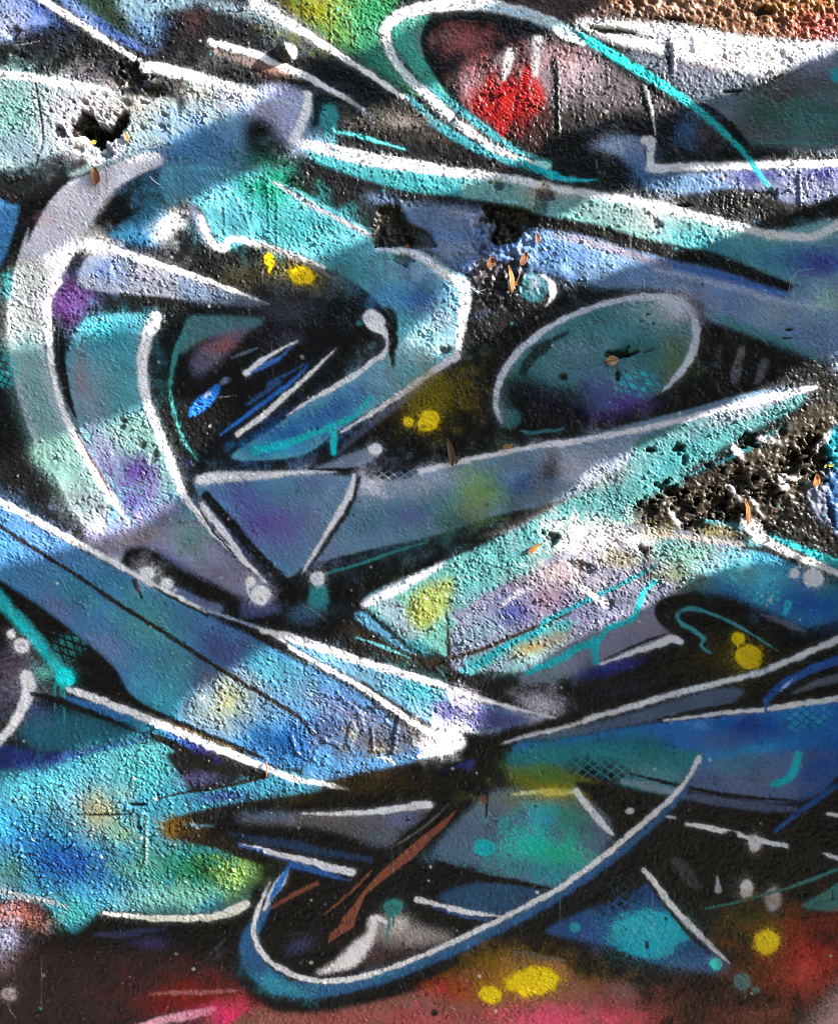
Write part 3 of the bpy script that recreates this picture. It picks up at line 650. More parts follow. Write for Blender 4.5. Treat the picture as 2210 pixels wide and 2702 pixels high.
D('C2', L(185,190,210), 1250, 640, 110, 60, None, .6)
D('C2', L(85,98,195), 1430, 680, 100, 70, None, .9)
D('C2', L(185,140,150), 1610, 620, 100, 80, None, .8)
D('C3', L(160,160,200), 230, 700, 180, 70, None, .7)
P('C2', L(95,205,205), 30, [(1140,960),(1300,900),(1500,800),(1736,720),(1736,800),(1560,850),(1350,950),(1200,1030)], .9)
D('C2', L(205,182,70), 1520, 900, 110, 60, None, .95, rot=-15)
D('C2', L(150,150,120), 1660, 840, 80, 50, None, .8)
D('C2', S(80,125,130), 1500, 990, 170, 50, None, .8)
K('C2', S(34,24,16), [14,20,24], [(1035,690),(1045,800),(1050,940)], 10)
K('C2', S(40,30,18), [26,26,26,24,16], [(1060,950),(1220,905),(1400,830),(1560,765),(1750,685)], 12)
K(None, L(62,200,206), [30,50,46,40,40,44,40,34,24], [('C2',1130,1025),('C2',1240,970),('C2',1330,905),('C2',1440,845),('C2',1580,785),('C3',60,740),('C3',230,650),('C3',420,560),('C3',690,425)], 14, part=('cyan_paint_line','cyan line rising through the pale lilac field'))
D('C2', L(120,215,215), 1160, 1020, 50, 30, 14)
# white scratch lines in the field
K('C2', L(230,230,240), [10,40,50,30], [(1330,660),(1400,610),(1470,560),(1540,540)], 12)
K('C3', WL, [20,34,30], [(220,500),(310,570),(410,640)], 16, .9)
K('C3', L(225,228,245), [30,26,10], [(370,640),(410,680),(440,720)], 12, .8)
# grey lilac lower field
P('C3', S(112,112,134), 40, [(350,740),(600,620),(680,640),(730,740),(830,800),(560,920),(380,985),(200,1055),(-60,1090),(-60,1000),(150,880)])
D('C3', S(95,125,125), 60, 1000, 130, 70, None, .8)
D('C3', S(45,48,125), 440, 1000, 150, 40, None, .95, rot=-12)
D('C3', S(120,115,130), 640, 780, 110, 60, None, .6)
K('C3', CY, [34,34,36,40,40,44,60,60,40], [(690,510),(630,560),(598,640),(560,720),(420,780),(370,840),(250,890),(130,960),(-40,1030)], 14, .95, part=('cyan_paint_crack','cyan lightning shaped line beside the white arrow'))
K('C3', CY, [60,66,56,46], [(345,850),(345,890),(348,930),(352,970)], 14, .95)
# lower left of strip: black wedge ; S shaped black form
P('C3', BK, 14, [(690,650),(750,600),(900,583),(1080,608),(1250,670),(1400,725),(1540,785),(1640,750),(1800,700),(1800,840),(1400,985),(1000,1095),(800,1150),(400,1265),(-40,1390),(-60,1180),(300,1100),(700,965),(880,880),(760,790),(695,720)])
D('C3', S(34,34,46), 500, 1110, 260, 40, None, .6, rot=-12)
D('C3', S(36,44,60), 560, 1130, 160, 16, None, .6, rot=-14)
D('C3', S(80,70,12), 1130, 960, 190, 110, None, .55)
K('C3', S(62,132,142), [6,16,20,24,30,32,30,30,30,26,20], [(1390,905),(1250,815),(1120,740),(1000,690),(890,665),(820,695),(835,745),(910,790),(965,835),(955,880),(1005,915)], 10, part=('teal_paint_line','thin teal curve looping inside the black form'))
K('C3', BK, [6,16,20,10], [(400,955),(520,900),(640,850),(780,800)], 8)
K('C3', WH, [6,24,42,56,66,40], [(380,982),(480,945),(590,905),(700,870),(785,838),(840,858)], 10, part=wl('white arrow shaped line below the cyan lightning'))
D('C3', YE, 1168, 834, 38, 36, 7, part=dot('yellow','small yellow dot above the large one in the black form'))
K('C3', YE, [20,14], [(1165,860),(1165,885)], 6)
D('C3', YE, 1224, 938, 80, 62, 8, part=dot('yellow','large yellow dot in the black form'))
K('C3', YE, [26,16], [(1280,960),(1275,1010)], 10, .7)
# blue field at right
P('C3', S(50,106,154), 50, [(1090,420),(1260,345),(1450,400),(1600,500),(1800,570),(1800,690),(1560,775),(1400,715),(1250,640),(1100,585),(960,560),(900,520),(1000,480)], part=('blue_paint_field', 'blue field under the broken plaster at right'))
D('C3', S(62,78,60), 960, 510, 110, 50, None, .9)
D('C3', S(84,172,192), 1270, 460, 210, 100, None, .95, rot=15)
D('C3', S(110,150,160), 1130, 430, 140, 60, None, .6)
D('C3', S(90,150,155), 1130, 470, 80, 50, None, .6)
D('C3', S(28,74,150), 1600, 620, 180, 90, None, .9)
D('C3', S(60,120,115), 1690, 540, 70, 60, None, .6)
N('C3', S(72,182,200), 1130, 470, 60, 60, 36, 35, -35, .36, .7)
N('C3', S(72,182,200), 1330, 590, 80, 60, 36, 35, -35, .36, .9, part=('stencil_net','cyan stencilled net on the blue field at right'))
K('C3', S(55,165,185), [50,46,30], [(1450,630),(1440,665),(1428,695)], 12)
K('C3', S(98,98,116), [10,40,44,10], [(1300,700),(1400,735),(1470,765),(1540,795)], 22, .85)
K('C3', L(240,238,225), [10,34,40,36,30], [(540,240),(700,240),(850,252),(1020,275),(1200,300)], 14)
K('C3', BK, [20,40,46,30], [(1190,315),(1340,330),(1470,375),(1600,440)], 22, .9)
K('C3', L(80,205,215), [20,40,46,30], [(950,160),(1060,175),(1160,195),(1240,215)], 18)
K('C3', S(50,150,160), [20,40,50,60,60], [(1360,255),(1450,290),(1560,335),(1660,375),(1800,430)], 16)
K('C3', WL, [60,56,54,50,50], [(1270,265),(1370,300),(1480,355),(1600,405),(1800,490)], 18, part=wl('white line under the broken rough patch at right'))
D('C3', WH, 1490, 465, 28, 28, 8, part=dot('white','small white dot beside a bigger one at right'))
D('C3', WH, 1598, 487, 60, 56, 14, part=dot('white','big white dot under the white line at right'))
# --- long crossing white lines right of centre
P('C3', S(76,90,116), 26, [(-80,1410),(300,1330),(600,1250),(1000,1130),(1190,1130),(1110,1210),(900,1262),(650,1312),(300,1385),(100,1412)])
P('C3', S(38,98,168), 22, [(100,1420),(650,1325),(1000,1290),(1300,1255),(1800,1205),(1800,1600),(-100,1600),(-100,1440)], part=('blue_paint_field', 'deep blue field at the right edge below the white lines'))
P('C3', S(30,98,104), 80, [(-80,1440),(300,1400),(600,1360),(760,1430),(620,1600),(-80,1600)], .7)
D('C3', S(25,54,135), 1230, 1340, 150, 60, None, .9)
D('C3', S(70,90,140), 1080, 1440, 190, 60, None, .7)
D('C3', S(45,140,185), 1240, 1490, 220, 40, None, .7, rot=-12)
D('C3', S(80,140,200), 950, 1330, 60, 30, None, .7)
N('C3', S(52,150,180), 1560, 1290, 150, 80, 40, 35, -40, .37, .9, rot=-15, part=('stencil_net','pale cyan net on the blue field at the right edge'))
K('C3', BK, [14,30,40,26], [(700,1300),(880,1265),(1060,1235),(1250,1215)], 14)
K('C3', S(92,102,116), [10,50,70], [(1480,1150),(1600,1100),(1800,1040)], 26, .9)
K('C3', BK, [30,40,50], [(1420,1190),(1600,1150),(1800,1120)], 20)
K('C3', WH, [6,24,30,34,42,46,46], [(740,1303),(900,1285),(1080,1262),(1250,1248),(1380,1232),(1560,1205),(1800,1172)], 10, part=wl('lower white line reaching the right edge'))
K('C3', S(42,84,155), [40,60,60,60,64], [(1325,1185),(1400,1115),(1500,1055),(1600,1005),(1800,935)], 14, part=('blue_paint_line','blue line above the lower white line'))
K('C3', S(42,84,155), [30,20], [(1320,1190),(1322,1250)], 10)
K('C3', S(150,170,205), [6,22,6], [(1400,1140),(1440,1100),(1480,1065)], 10)
K(None, WH, [10,30,40,42,44,44,46,44,46,50,56], [('C2',1340,1445),('C2',1450,1405),('C2',1600,1365),('C3',100,1360),('C3',300,1300),('C3',550,1228),('C3',800,1152),('C3',1050,1092),('C3',1300,1025),('C3',1520,935),('C3',1800,810)], 16, part=wl('long white line crossing under the yellow dots'))
# --- big blue band on the left
P(None, S(62,106,148), 22, [('C1',-60,60),('C1',200,190),('C1',600,400),('C1',800,500),('C1',1200,710),('C1',1500,860),('C2',100,930),('C2',330,1040),('C2',560,1170),('C2',760,1330),('C2',920,1450),('C2',1000,1500),('D2',420,110),('D2',200,130),('D1',1736,60),('D1',1500,30),('C1',1350,1460),('C1',1180,1390),('C1',1000,1320),('C1',850,1235),('C1',740,1150),('C1',640,990),('C1',420,800),('C1',200,640),('C1',-60,470)], part=('blue_paint_band', 'broad blue band slanting down from the left edge'))
D('C1', L(120,180,225), 60, 130, 150, 80, None, .8, rot=30)
D('C1', S(80,110,160), 250, 300, 180, 90, None, .6, rot=30)
D('C1', S(52,112,132), 420, 570, 130, 90, None, .9)
D('C1', S(86,96,136), 330, 660, 140, 70, None, .8, rot=40)
D('C1', S(70,132,136), 860, 760, 240, 130, None, .95, rot=30)
D('C1', S(52,112,128), 760, 560, 140, 60, None, .7, rot=30)
D('C1', S(96,112,152), 620, 880, 120, 70, None, .8, rot=40)
D('C1', S(66,122,130), 1020, 1000, 180, 110, None, .9)
D('C1', S(62,142,160), 950, 1190, 150, 110, None, .95, rot=30)
D('C1', S(60,68,118), 1270, 900, 190, 110, None, .95, rot=30)
D('C1', S(62,70,115), 1180, 1060, 90, 120, None, .8)
P(None, L(90,185,210), 50, [('C1',1480,870),('C2',120,960),('C2',300,1080),('C2',260,1200),('C1',1500,1120),('C1',1380,1010)], .9)
P('C1', L(165,195,205), 60, [(1060,1180),(1200,1090),(1390,1000),(1560,1150),(1500,1300),(1350,1400),(1150,1370),(1040,1290)], .85)
D('C1', L(225,228,150), 1320, 1210, 110, 120, None, .9)
D('C1', L(135,192,218), 1560, 1250, 150, 90, None, .8)
D('C1', L(75,160,205), 1500, 1400, 170, 80, None, .9, rot=25)
D('C1', L(42,115,190), 1660, 1420, 150, 90, None, .9)
D('C2', L(130,178,208), 260, 1150, 200, 110, None, .9, rot=35)
D('C2', L(110,205,220), 60, 1010, 110, 60, None, .8)
D('C2', L(90,120,200), 440, 1190, 120, 60, None, .6, rot=30)
D('C2', L(155,158,185), 520, 1290, 200, 90, None, .9, rot=20)
D('C2', L(118,112,112), 640, 1430, 260, 90, None, 1)
D('C2', L(105,98,98), 800, 1400, 130, 70, None, .8)
D('C2', L(70,90,150), 330, 1330, 120, 60, None, .7)
D('C2', L(42,118,190), 130, 1440, 150, 90, None, .95)
D('C2', L(110,115,130), 330, 1420, 100, 60, None, .6)
D('C2', L(190,190,150), 490, 1380, 40, 60, None, .7)
D('C2', L(190,190,160), 660, 1475, 90, 20, None, .7)
# strip between the two white lines
P('C2', S(86,120,150), 22, [(60,810),(300,880),(560,980),(830,1070),(1080,1160),(1220,1210),(1500,1260),(1600,1290),(1450,1330),(1200,1390),(1050,1360),(950,1330),(800,1240),(640,1130),(480,1040),(300,960)], part=('blue_paint_strip', 'narrow blue strip between two white lines'))
D('C2', L(70,205,210), 870, 1130, 160, 70, None, .95, rot=20)
D('C2', L(120,180,195), 560, 1040, 130, 50, None, .8, rot=25)
D('C2', S(90,130,160), 330, 930, 130, 40, None, .7, rot=22)
P('C2', S(66,66,118), 50, [(960,1210),(1150,1200),(1400,1260),(1560,1290),(1400,1340),(1200,1380),(1060,1350),(980,1310)], .95)
D('C2', L(150,150,190), 1070, 1230, 90, 40, None, .5)
K('C2', BK, [20,20,18,8], [(560,1090),(700,1190),(850,1280),(980,1370)], 10, .9)
K(None, S(36,28,22), [22,26,26,28,28,28,28,24,20], [('C1',-20,180),('C1',200,322),('C1',450,482),('C1',700,650),('C1',1000,842),('C1',1250,1005),('C1',1500,1155),('C1',1700,1280),('C2',270,1390)], 9, part=('black_paint_line','thin dark line through the blue band'))
# dark forms above the blue band
P('C1', S(118,118,145), 40, [(480,220),(620,240),(780,200),(1040,180),(1140,160),(1250,290),(1400,430),(1520,520),(1570,620),(1400,600),(1200,500),(1000,400),(850,320),(700,370),(600,330)])
D('C1', S(98,138,134), 1090, 250, 110, 90, None, .85)
D('C1', S(130,112,105), 780, 270, 130, 40, None, .7, rot=-15)
D('C1', S(70,78,118), 1000, 400, 160, 40, None, .6, rot=30)
D('C1', S(92,86,96), 1250, 460, 110, 60, None, .6)
K('C1', BK, [40,56,66,60,60,66,60,50], [(720,390),(820,350),(930,410),(1060,490),(1200,560),(1320,620),(1340,680),(1460,735)], 26)
D('C1', BK, 780, 370, 90, 60, 40)
P('C1', S(84,96,130), 16, [(880,520),(1000,535),(1180,615),(1275,650),(1240,695),(1100,640),(980,580)])
P('C1', S(56,62,104), 30, [(1380,640),(1500,600),(1590,640),(1600,680),(1400,720)])
P('C1', S(50,70,100), 30, [(1640,700),(1800,640),(1800,760),(1700,740)], .7)
K('C1', BK, [60,66,60,70,80], [(1180,20),(1330,190),(1460,340),(1600,490),(1700,620)], 18)
K('C1', WH, [54,48,42,38,34,28,10], [(1030,-20),(1100,80),(1180,185),(1280,290),(1370,370),(1450,440),(1525,520)], 10, part=wl('left one of two white lines meeting in a point'))
K('C1', S(196,192,204), [46,58,56,48,34,24,10], [(1155,65),(1190,120),(1250,190),(1320,280),(1390,370),(1450,440),(1520,515)], 10, part=wl('right one of two white lines meeting in a point'))
K('C1', BK, [4,14,14,6], [(1150,110),(1220,220),(1300,310),(1360,380)], 6)
D('C1', S(100,95,120), 1450, 560, 110, 70, None, .4)
D('C1', WH, 1434, 512, 28, 30, 7, part=dot('white','small white splash dot at the meeting lines'))
D('C1', WH, 1490, 586, 55, 54, 16, part=dot('white','large white splash dot at the meeting lines'))
K('C1', WH, [14,20,14], [(1416,530),(1420,570),(1450,620)], 7)
# main white line of the blue band
K('C1', BK, [10,26,26,20], [(850,520),(960,580),(1080,645),(1190,705)], 10)
K('C1', BK, [20,30,34,40,34], [(1250,720),(1400,770),(1500,830),(1620,890),(1760,960)], 12)
K('C1', BK, [40,26,20,22], [(775,505),(785,540),(800,575),(810,600)], 8, part=('paint_drip','black drip under the white dots'))
K('C1', WH, [56,54,52,50,46,42,30,22], [(-30,35),(130,120),(300,210),(470,305),(640,395),(800,485),(950,560),(1180,680)], 12, part=wl('white line along the top of the blue band'))
K('C1', S(120,135,160), [22,24,22,24], [(1150,665),(1280,705),(1450,765),(1560,810)], 10)
D('C1', WH, 845, 462, 56, 56, None, .6)
D('C1', WH, 845, 462, 38, 40, 10, part=dot('white','white dot with a halo on the blue band line'))
D('C1', WH, 956, 521, 37, 30, 10, part=dot('white','oval white dot on the blue band line'))
K(None, WH, [16,26,32,38,40,42,44,42,40], [('C1',1480,775),('C1',1640,860),('C2',150,890),('C2',320,990),('C2',480,1075),('C2',640,1175),('C2',790,1280),('C2',900,1350),('C2',990,1410)], 10, part=wl('middle white line running to the bright knot'))
K('C2', WH, [30,60,62,56,54,52,44,36,30,8], [(-20,790),(130,825),(330,890),(560,970),(780,1035),(960,1090),(1130,1150),(1300,1200),(1440,1240),(1660,1290)], 16, part=wl('upper white line running along the black wedge'))
K('C2', BK, [20,24,16], [(950,1110),(1180,1140),(1450,1210)], 12, .6)
D('C2', S(205,185,190), 1070, 1155, 26, 30, 12, .8)
K('C2', S(205,185,190), [18,6], [(1068,1170),(1070,1215)], 6)
D('C2', S(190,182,200), 1155, 1195, 70, 50, None, .8)
D('C2', S(190,182,200), 1570, 1215, 100, 70, None, .75)
D('C2', WL, 1040, 1400, 120, 90, None, 1)
K('C2', WL, [40,40,36,30], [(1000,1400),(1060,1380),(1120,1450),(880,1510)], 26, .9)
P('C2', BK, 26, [(1140,1370),(1300,1400),(1450,1370),(1600,1310),(1800,1260),(1800,1310),(1500,1385),(1330,1440),(1240,1500),(1120,1519),(1150,1440)])
# black centre of the knot below
P('D2', BK, 22, [(880,100),(1000,60),(1120,10),(1240,-60),(1400,-80),(1400,60),(1330,140),(1260,230),(1120,330),(1000,420),(900,330),(940,180)])
P('D2', S(38,42,110), 18, [(860,140),(1000,80),(1190,0),(1180,60),(1090,150),(950,150)])
K('D2', WL, [16,24,20], [(640,-10),(700,0),(740,30)], 10, .5)
K('C2', S(48,118,124), [20,22,20,8], [(350,462),(520,415),(720,345),(925,282)], 10, part=('teal_paint_line','thin teal line right of a white dot below the beam'))
D('C2', S(52,128,134), 305, 590, 58, 80, 40, .9)
D('C2', S(60,100,120), 250, 680, 110, 40, None, .6)
D('C2', WH, 298, 492, 42, 38, 12, part=dot('white','white dot with a teal smear below the beam'))
# --- lower left
P('C1', S(36,88,108), 80, [(130,1310),(400,1250),(700,1350),(870,1400),(700,1440),(450,1485),(250,1490),(120,1400)])
P(None, S(32,44,108), 30, [('C1',-60,1440),('C1',250,1485),('C1',560,1460),('C1',840,1410),('C1',700,1460),('D1',470,0),('D1',250,80),('D1',-60,135)])
D('C1', S(70,90,140), 190, 1250, 90, 60, None, .6)
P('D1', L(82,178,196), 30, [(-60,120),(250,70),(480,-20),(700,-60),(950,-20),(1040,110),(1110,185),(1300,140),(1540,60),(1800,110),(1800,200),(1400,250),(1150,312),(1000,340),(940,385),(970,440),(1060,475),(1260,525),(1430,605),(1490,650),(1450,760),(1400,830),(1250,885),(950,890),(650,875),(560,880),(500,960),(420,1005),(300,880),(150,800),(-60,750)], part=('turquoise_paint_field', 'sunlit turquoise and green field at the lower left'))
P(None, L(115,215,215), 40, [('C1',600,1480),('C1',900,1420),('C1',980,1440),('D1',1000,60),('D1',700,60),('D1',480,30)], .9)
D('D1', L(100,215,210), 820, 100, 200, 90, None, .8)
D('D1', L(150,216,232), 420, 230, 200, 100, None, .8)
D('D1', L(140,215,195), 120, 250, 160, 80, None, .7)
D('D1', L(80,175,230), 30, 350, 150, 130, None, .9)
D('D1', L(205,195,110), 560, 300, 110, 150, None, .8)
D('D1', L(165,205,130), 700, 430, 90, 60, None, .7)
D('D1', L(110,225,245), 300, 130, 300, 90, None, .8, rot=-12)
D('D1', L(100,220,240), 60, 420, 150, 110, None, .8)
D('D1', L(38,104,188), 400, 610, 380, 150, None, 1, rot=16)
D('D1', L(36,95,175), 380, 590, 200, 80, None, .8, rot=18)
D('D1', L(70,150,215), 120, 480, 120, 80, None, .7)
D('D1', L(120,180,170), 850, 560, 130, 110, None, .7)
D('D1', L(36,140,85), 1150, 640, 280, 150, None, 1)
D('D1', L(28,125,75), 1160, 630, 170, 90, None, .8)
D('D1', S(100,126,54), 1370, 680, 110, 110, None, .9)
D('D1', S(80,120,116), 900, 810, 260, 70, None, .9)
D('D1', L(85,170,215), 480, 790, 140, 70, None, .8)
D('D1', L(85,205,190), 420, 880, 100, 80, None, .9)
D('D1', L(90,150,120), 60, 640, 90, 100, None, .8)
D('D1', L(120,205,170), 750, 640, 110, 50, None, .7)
D('D1', S(60,95,70), 1050, 790, 120, 50, None, .5)
P('D1', BK, 24, [(960,-30),(1270,-30),(1540,95),(1330,140),(1110,185),(1045,110)])
D('D1', S(70,70,110), 1120, 120, 110, 40, None, .5)
D('D1', L(75,85,175), 1290, 215, 170, 30, None, .9, rot=-5)
D('D1', L(90,190,225), 1620, 140, 160, 50, None, .9)
K('D1', S(24,20,18), [6,14,14,8], [(440,322),(540,320),(640,320),(760,316)], 6)
K('D1', S(24,20,18), [8,18,22,26], [(890,232),(1060,195),(1280,160),(1530,100)], 8)
K('D1', L(190,225,215), [18,20,14], [(828,310),(836,430),(840,600)], 10, .7)
P('D1', BK, 60, [(300,1010),(420,1030),(500,960),(570,900),(760,935),(1000,955),(1290,945),(1420,850),(1480,720),(1800,700),(1800,1250),(-60,1280),(-60,1010),(150,940)])
K('D1', L(200,215,208), [50,50,40,20], [(-40,750),(120,790),(260,815),(380,850)], 30, .8)
D('D1', L(230,150,130), 60, 895, 140, 60, None, 1)
D('D1', L(205,140,120), 170, 930, 60, 40, None, .6)
D('D1', L(200,210,235), 0, 1090, 95, 165, None, 1)
D('D1', L(235,220,225), 60, 1190, 40, 50, None, .6)
K('D1', S(208,204,196), [10,34,44,48,50,60,78,60], [(590,888),(700,900),(830,912),(970,918),(1120,915),(1250,900),(1350,862),(1410,830)], 9, part=wl('cream white bar under the green spray'))
K('D1', S(48,54,86), [20,44,36,16], [(540,1010),(680,1010),(820,990),(940,975)], 26, .8)
D('D1', S(52,50,100), 850, 1062, 90, 36, None, .9)
K('D1', S(56,64,82), [16,30,20], [(1180,1150),(1230,1100),(1280,1040)], 24, .7)
K('D1', S(44,56,70), [16,26,16], [(1200,1180),(1240,1140),(1290,1080)], 24, .5)
P('D1', S(52,36,39), 120, [(-100,1150),(200,1090),(900,1100),(1300,1200),(1400,1560),(-100,1600)], .85)
for i in range(9):
    K('D1', S(58,44,48), [4,16,18,6], [(40 + 90 * i, 1230 + 12 * i), (130 + 90 * i, 1330 + 8 * i), (240 + 90 * i, 1410 + 8 * i), (360 + 90 * i, 1480)], 24, .35)
D('D1', S(118,26,20), 1120, 1370, 260, 110, None, .95)
D('D1', S(150,50,50), 1330, 1400, 120, 60, None, .8)
P('D1', S(112,70,62), 60, [(1280,1400),(1500,1430),(1800,1420),(1800,1600),(1150,1600)], .95)
K('D1', S(150,98,100), [8,34,30,6], [(860,1350),(1020,1345),(1200,1342),(1380,1330)], 18, .8)
K('D1', S(188,136,158), [30,60,66,50], [(760,1540),(930,1500),(1080,1475),(1215,1445)], 18, part=('pink_paint_line','pale pink streak at the bottom edge'))
D('D1', S(205,48,100), 1340, 1480, 160, 60, None, 1)
D('D1', S(146,134,138), 50, 1352, 45, 40, 10, part=dot('grey','grey dot at the lower left edge'))
K('D1', S(120,110,112), [6,8,4], [(40,1390),(60,1450),(90,1490)], 5)
# white hook and cyan stripe at the left edge
K('C1', BK, [120,150,150,120], [(-60,540),(120,660),(300,800),(480,1000)], 50)
P('C1', BK, 20, [(-60,470),(200,640),(420,800),(640,990),(740,1150),(860,1230),(800,1240),(600,1180),(400,1110),(300,1000),(150,700),(-60,560)])
D('C1', S(110,102,122), 120, 1030, 160, 110, None, .7)
D('C1', S(96,96,118), 30, 1200, 90, 80, None, .5)
K('C1', S(46,150,160), [100,94,96,92,86,90], [(-40,570),(70,690),(160,790),(240,890),(310,980),(360,1050)], 44)
K('C1', S(36,172,182), [40,44,50,60], [(100,740),(200,860),(290,960),(350,1030)], 30, .8)
N('C1', S(44,120,124), 385, 890, 80, 130, 42, 20, 75, .36, .9, rot=60, part=('stencil_net','teal stencilled net beside the cyan stripe'))
D('C1', S(100,200,190), 240, 1030, 60, 50, None, .5)
D('C1', S(38,190,196), 372, 1062, 58, 56, 20, part=dot('cyan','bright cyan splash at the end of the stripe'))
for x, y in ((313, 1250), (348, 1225), (368, 1320), (360, 1180)):
    K('C1', S(50,150,155), [12, 12, 5], [(x, 1090), (x, (1090 + y) / 2), (x, y)], 5, .8)
D('C1', WH, 62, 810, 25, 26, 7, part=dot('white','small white dot at the left edge above a bigger one'))
D('C1', WH, 122, 878, 46, 42, 12, part=dot('white','white dot at the left edge above the white hook'))
D('C1', S(150,146,158), 120, 872, 16, 14, 10, .6)
K('C1', WH, [110,116,90,80,72,68,66], [(150,1055),(165,1110),(148,1190),(110,1270),(60,1350),(10,1410),(-40,1450)], 22, part=wl('white hook at the left edge'))
# lower white line of the blue band
K('C1', BK, [26,50,60,60,50,40], [(180,1150),(380,1205),(560,1265),(740,1330),(900,1400),(1080,1490)], 14)
K('C1', S(46,94,145), [40,64,70,56,40], [(390,1180),(560,1230),(740,1300),(920,1365),(1100,1450)], 18)
D('C1', L(80,190,205), 860, 1345, 110, 36, None, .9, rot=25)
D('C1', L(62,66,185), 1090, 1415, 120, 40, None, 1, rot=25)
K(None, BK, [30,50,50,44,30], [('C1',760,1210),('C1',900,1270),('C1',1080,1350),('C1',1300,1440),('C1',1500,1519)], 14)
K('C1', S(110,85,20), [6,12,12,8], [(850,1260),(1000,1330),(1150,1390),(1350,1470)], 10, .6)
K(None, BK, [20,50,60,50,30], [('C1',860,1380),('C1',1000,1450),('D1',1150,30),('D1',1330,70),('D1',1530,95)], 14)
K(None, WH, [50,60,62,60,58,60,58,52,46,42,36,28,8], [('C1',400,1130),('C1',520,1170),('C1',680,1230),('C1',850,1295),('C1',1000,1360),('C1',1150,1425),('C1',1330,1500),('D1',1440,20),('D1',1560,70),('D1',1720,125),('D2',300,135),('D2',400,160),('D2',535,198)], 12, part=wl('white line along the bottom of the blue band'))
# --- bottom centre
P(None, BK, 20, [('D1',945,395),('D1',1000,345),('D1',1250,275),('D1',1736,205),('D2',250,200),('D2',560,160),('D2',860,110),('D2',1150,60),('D2',1100,300),('D2',700,640),('D2',300,560),('D1',1500,600),('D1',1250,520),('D1',1050,470),('D1',960,440)])
D('D2', S(56,46,10), 600, 140, 260, 60, None, .8)
D('D2', S(40,34,10), 200, 230, 200, 40, None, .6)
D('D1', S(84,62,8), 985, 400, 70, 60, None, .9)
D('D1', S(50,40,12), 1120, 430, 120, 50, None, .6)
K('D1', S(76,106,118), [10,24,14], [(1070,375),(1140,385),(1220,388)], 20, .8)
K(None, S(34,60,94), [8,50,60,50,30], [('D1',1320,430),('D1',1500,470),('D1',1700,500),('D2',300,530),('D2',600,580)], 36, .9)
K('D2', S(40,38,14), [4,18,6], [(20,290),(120,270),(210,250)], 10, .9)
P('D2', S(84,84,90), 36, [(-150,330),(150,310),(480,305),(960,262),(900,330),(800,420),(690,505),(480,445),(250,390),(-50,380)], part=('grey_paint_wedge', 'grey wedge under the tapering white line'))
D('D2', S(92,98,140), 780, 350, 90, 50, None, .9)
D('D2', S(82,100,128), 0, 330, 120, 30, None, .8)
D('D2', S(100,92,88), 380, 350, 120, 40, None, .6)
D('D2', S(78,92,112), 660, 460, 90, 40, None, .6)
K('D2', WH, [8,26,38,48,60,68,62], [(215,316),(350,316),(500,314),(640,302),(780,283),(880,270),(935,268)], 9, part=wl('tapering white line at the bottom centre'))
K('D2', BK, [40,50,40,20], [(1000,270),(880,400),(760,490),(660,560)], 14)
K('D2', S(90,86,90), [6,16,18,6], [(1045,262),(960,350),(840,440),(715,515)], 10)
K(None, S(44,84,150), [6,40,54,56,50,10], [('D1',1370,495),('D1',1560,545),('D1',1736,590),('D2',150,600),('D2',330,650),('D2',480,700)], 14)
K(None, WH, [4,16,30,44,56,64,60,54], [('D1',1390,492),('D1',1540,525),('D2',0,530),('D2',130,560),('D2',270,592),('D2',390,630),('D2',460,645),('D2',500,652)], 8, part=wl('white dash with a rounded end below the tapering line'))
# brown slashes
P('D2', S(120,70,56), 6, [(1098,290),(1030,390),(960,452),(900,518),(830,585),(740,648),(650,718),(592,760),(562,800),(540,860),(516,920),(508,968),(440,1002),(358,1062),(368,1002),(430,950),(440,912),(470,880),(510,830),(560,762),(620,692),(700,612),(800,530),(880,462),(960,402)], sm=0, part=('brown_paint_slash','large brown slash at the bottom centre'))
K('D2', S(112,68,54), [16,22,18,4], [(605,645),(520,735),(430,815),(328,897)], 6, part=('brown_paint_slash','thin brown slash left of the large one'))
K('D2', S(112,66,54), [8,30,34,26], [(25,862),(110,810),(210,755),(295,715)], 8, part=('brown_paint_slash','short brown slash inside the white loop'))
# flare and splat
P('D2', S(140,132,135), 60, [(640,915),(760,900),(860,950),(1080,1020),(900,1070),(650,1090)], .9)
D('D2', S(70,52,58), 700, 1120, 160, 70, None, .8)
D('D2', S(95,72,80), 620, 1110, 60, 60, None, .5)
P('D2', S(205,200,206), 30, [(592,925),(640,910),(632,1000),(600,1085),(500,1195),(290,1232),(400,1160),(500,1060),(580,1000)], 1)
D('D2', S(195,190,185), 770, 940, 50, 50, None, .6)
K('D2', S(200,196,200), [30,40,30], [(610,915),(640,915),(690,935)], 12)
K('D2', S(150,140,140), [10,8], [(825,960),(828,1080)], 8, .5)
D('D2', S(54,122,122), 735, 850, 54, 46, 8, part=dot('teal','teal splat with drips at the bottom centre'))
K('D2', S(54,122,122), [18,16,12], [(735,880),(735,920),(733,965)], 5)
K('D2', S(54,122,122), [26,18,12,8], [(700,870),(708,930),(700,1000),(692,1065)], 5)
D('D2', S(60,64,100), 190, 1070, 90, 40, None, .7, rot=-20)
K('D2', S(44,44,44), [10,20,10], [(110,1020),(180,1000),(260,1000)], 14, .7)
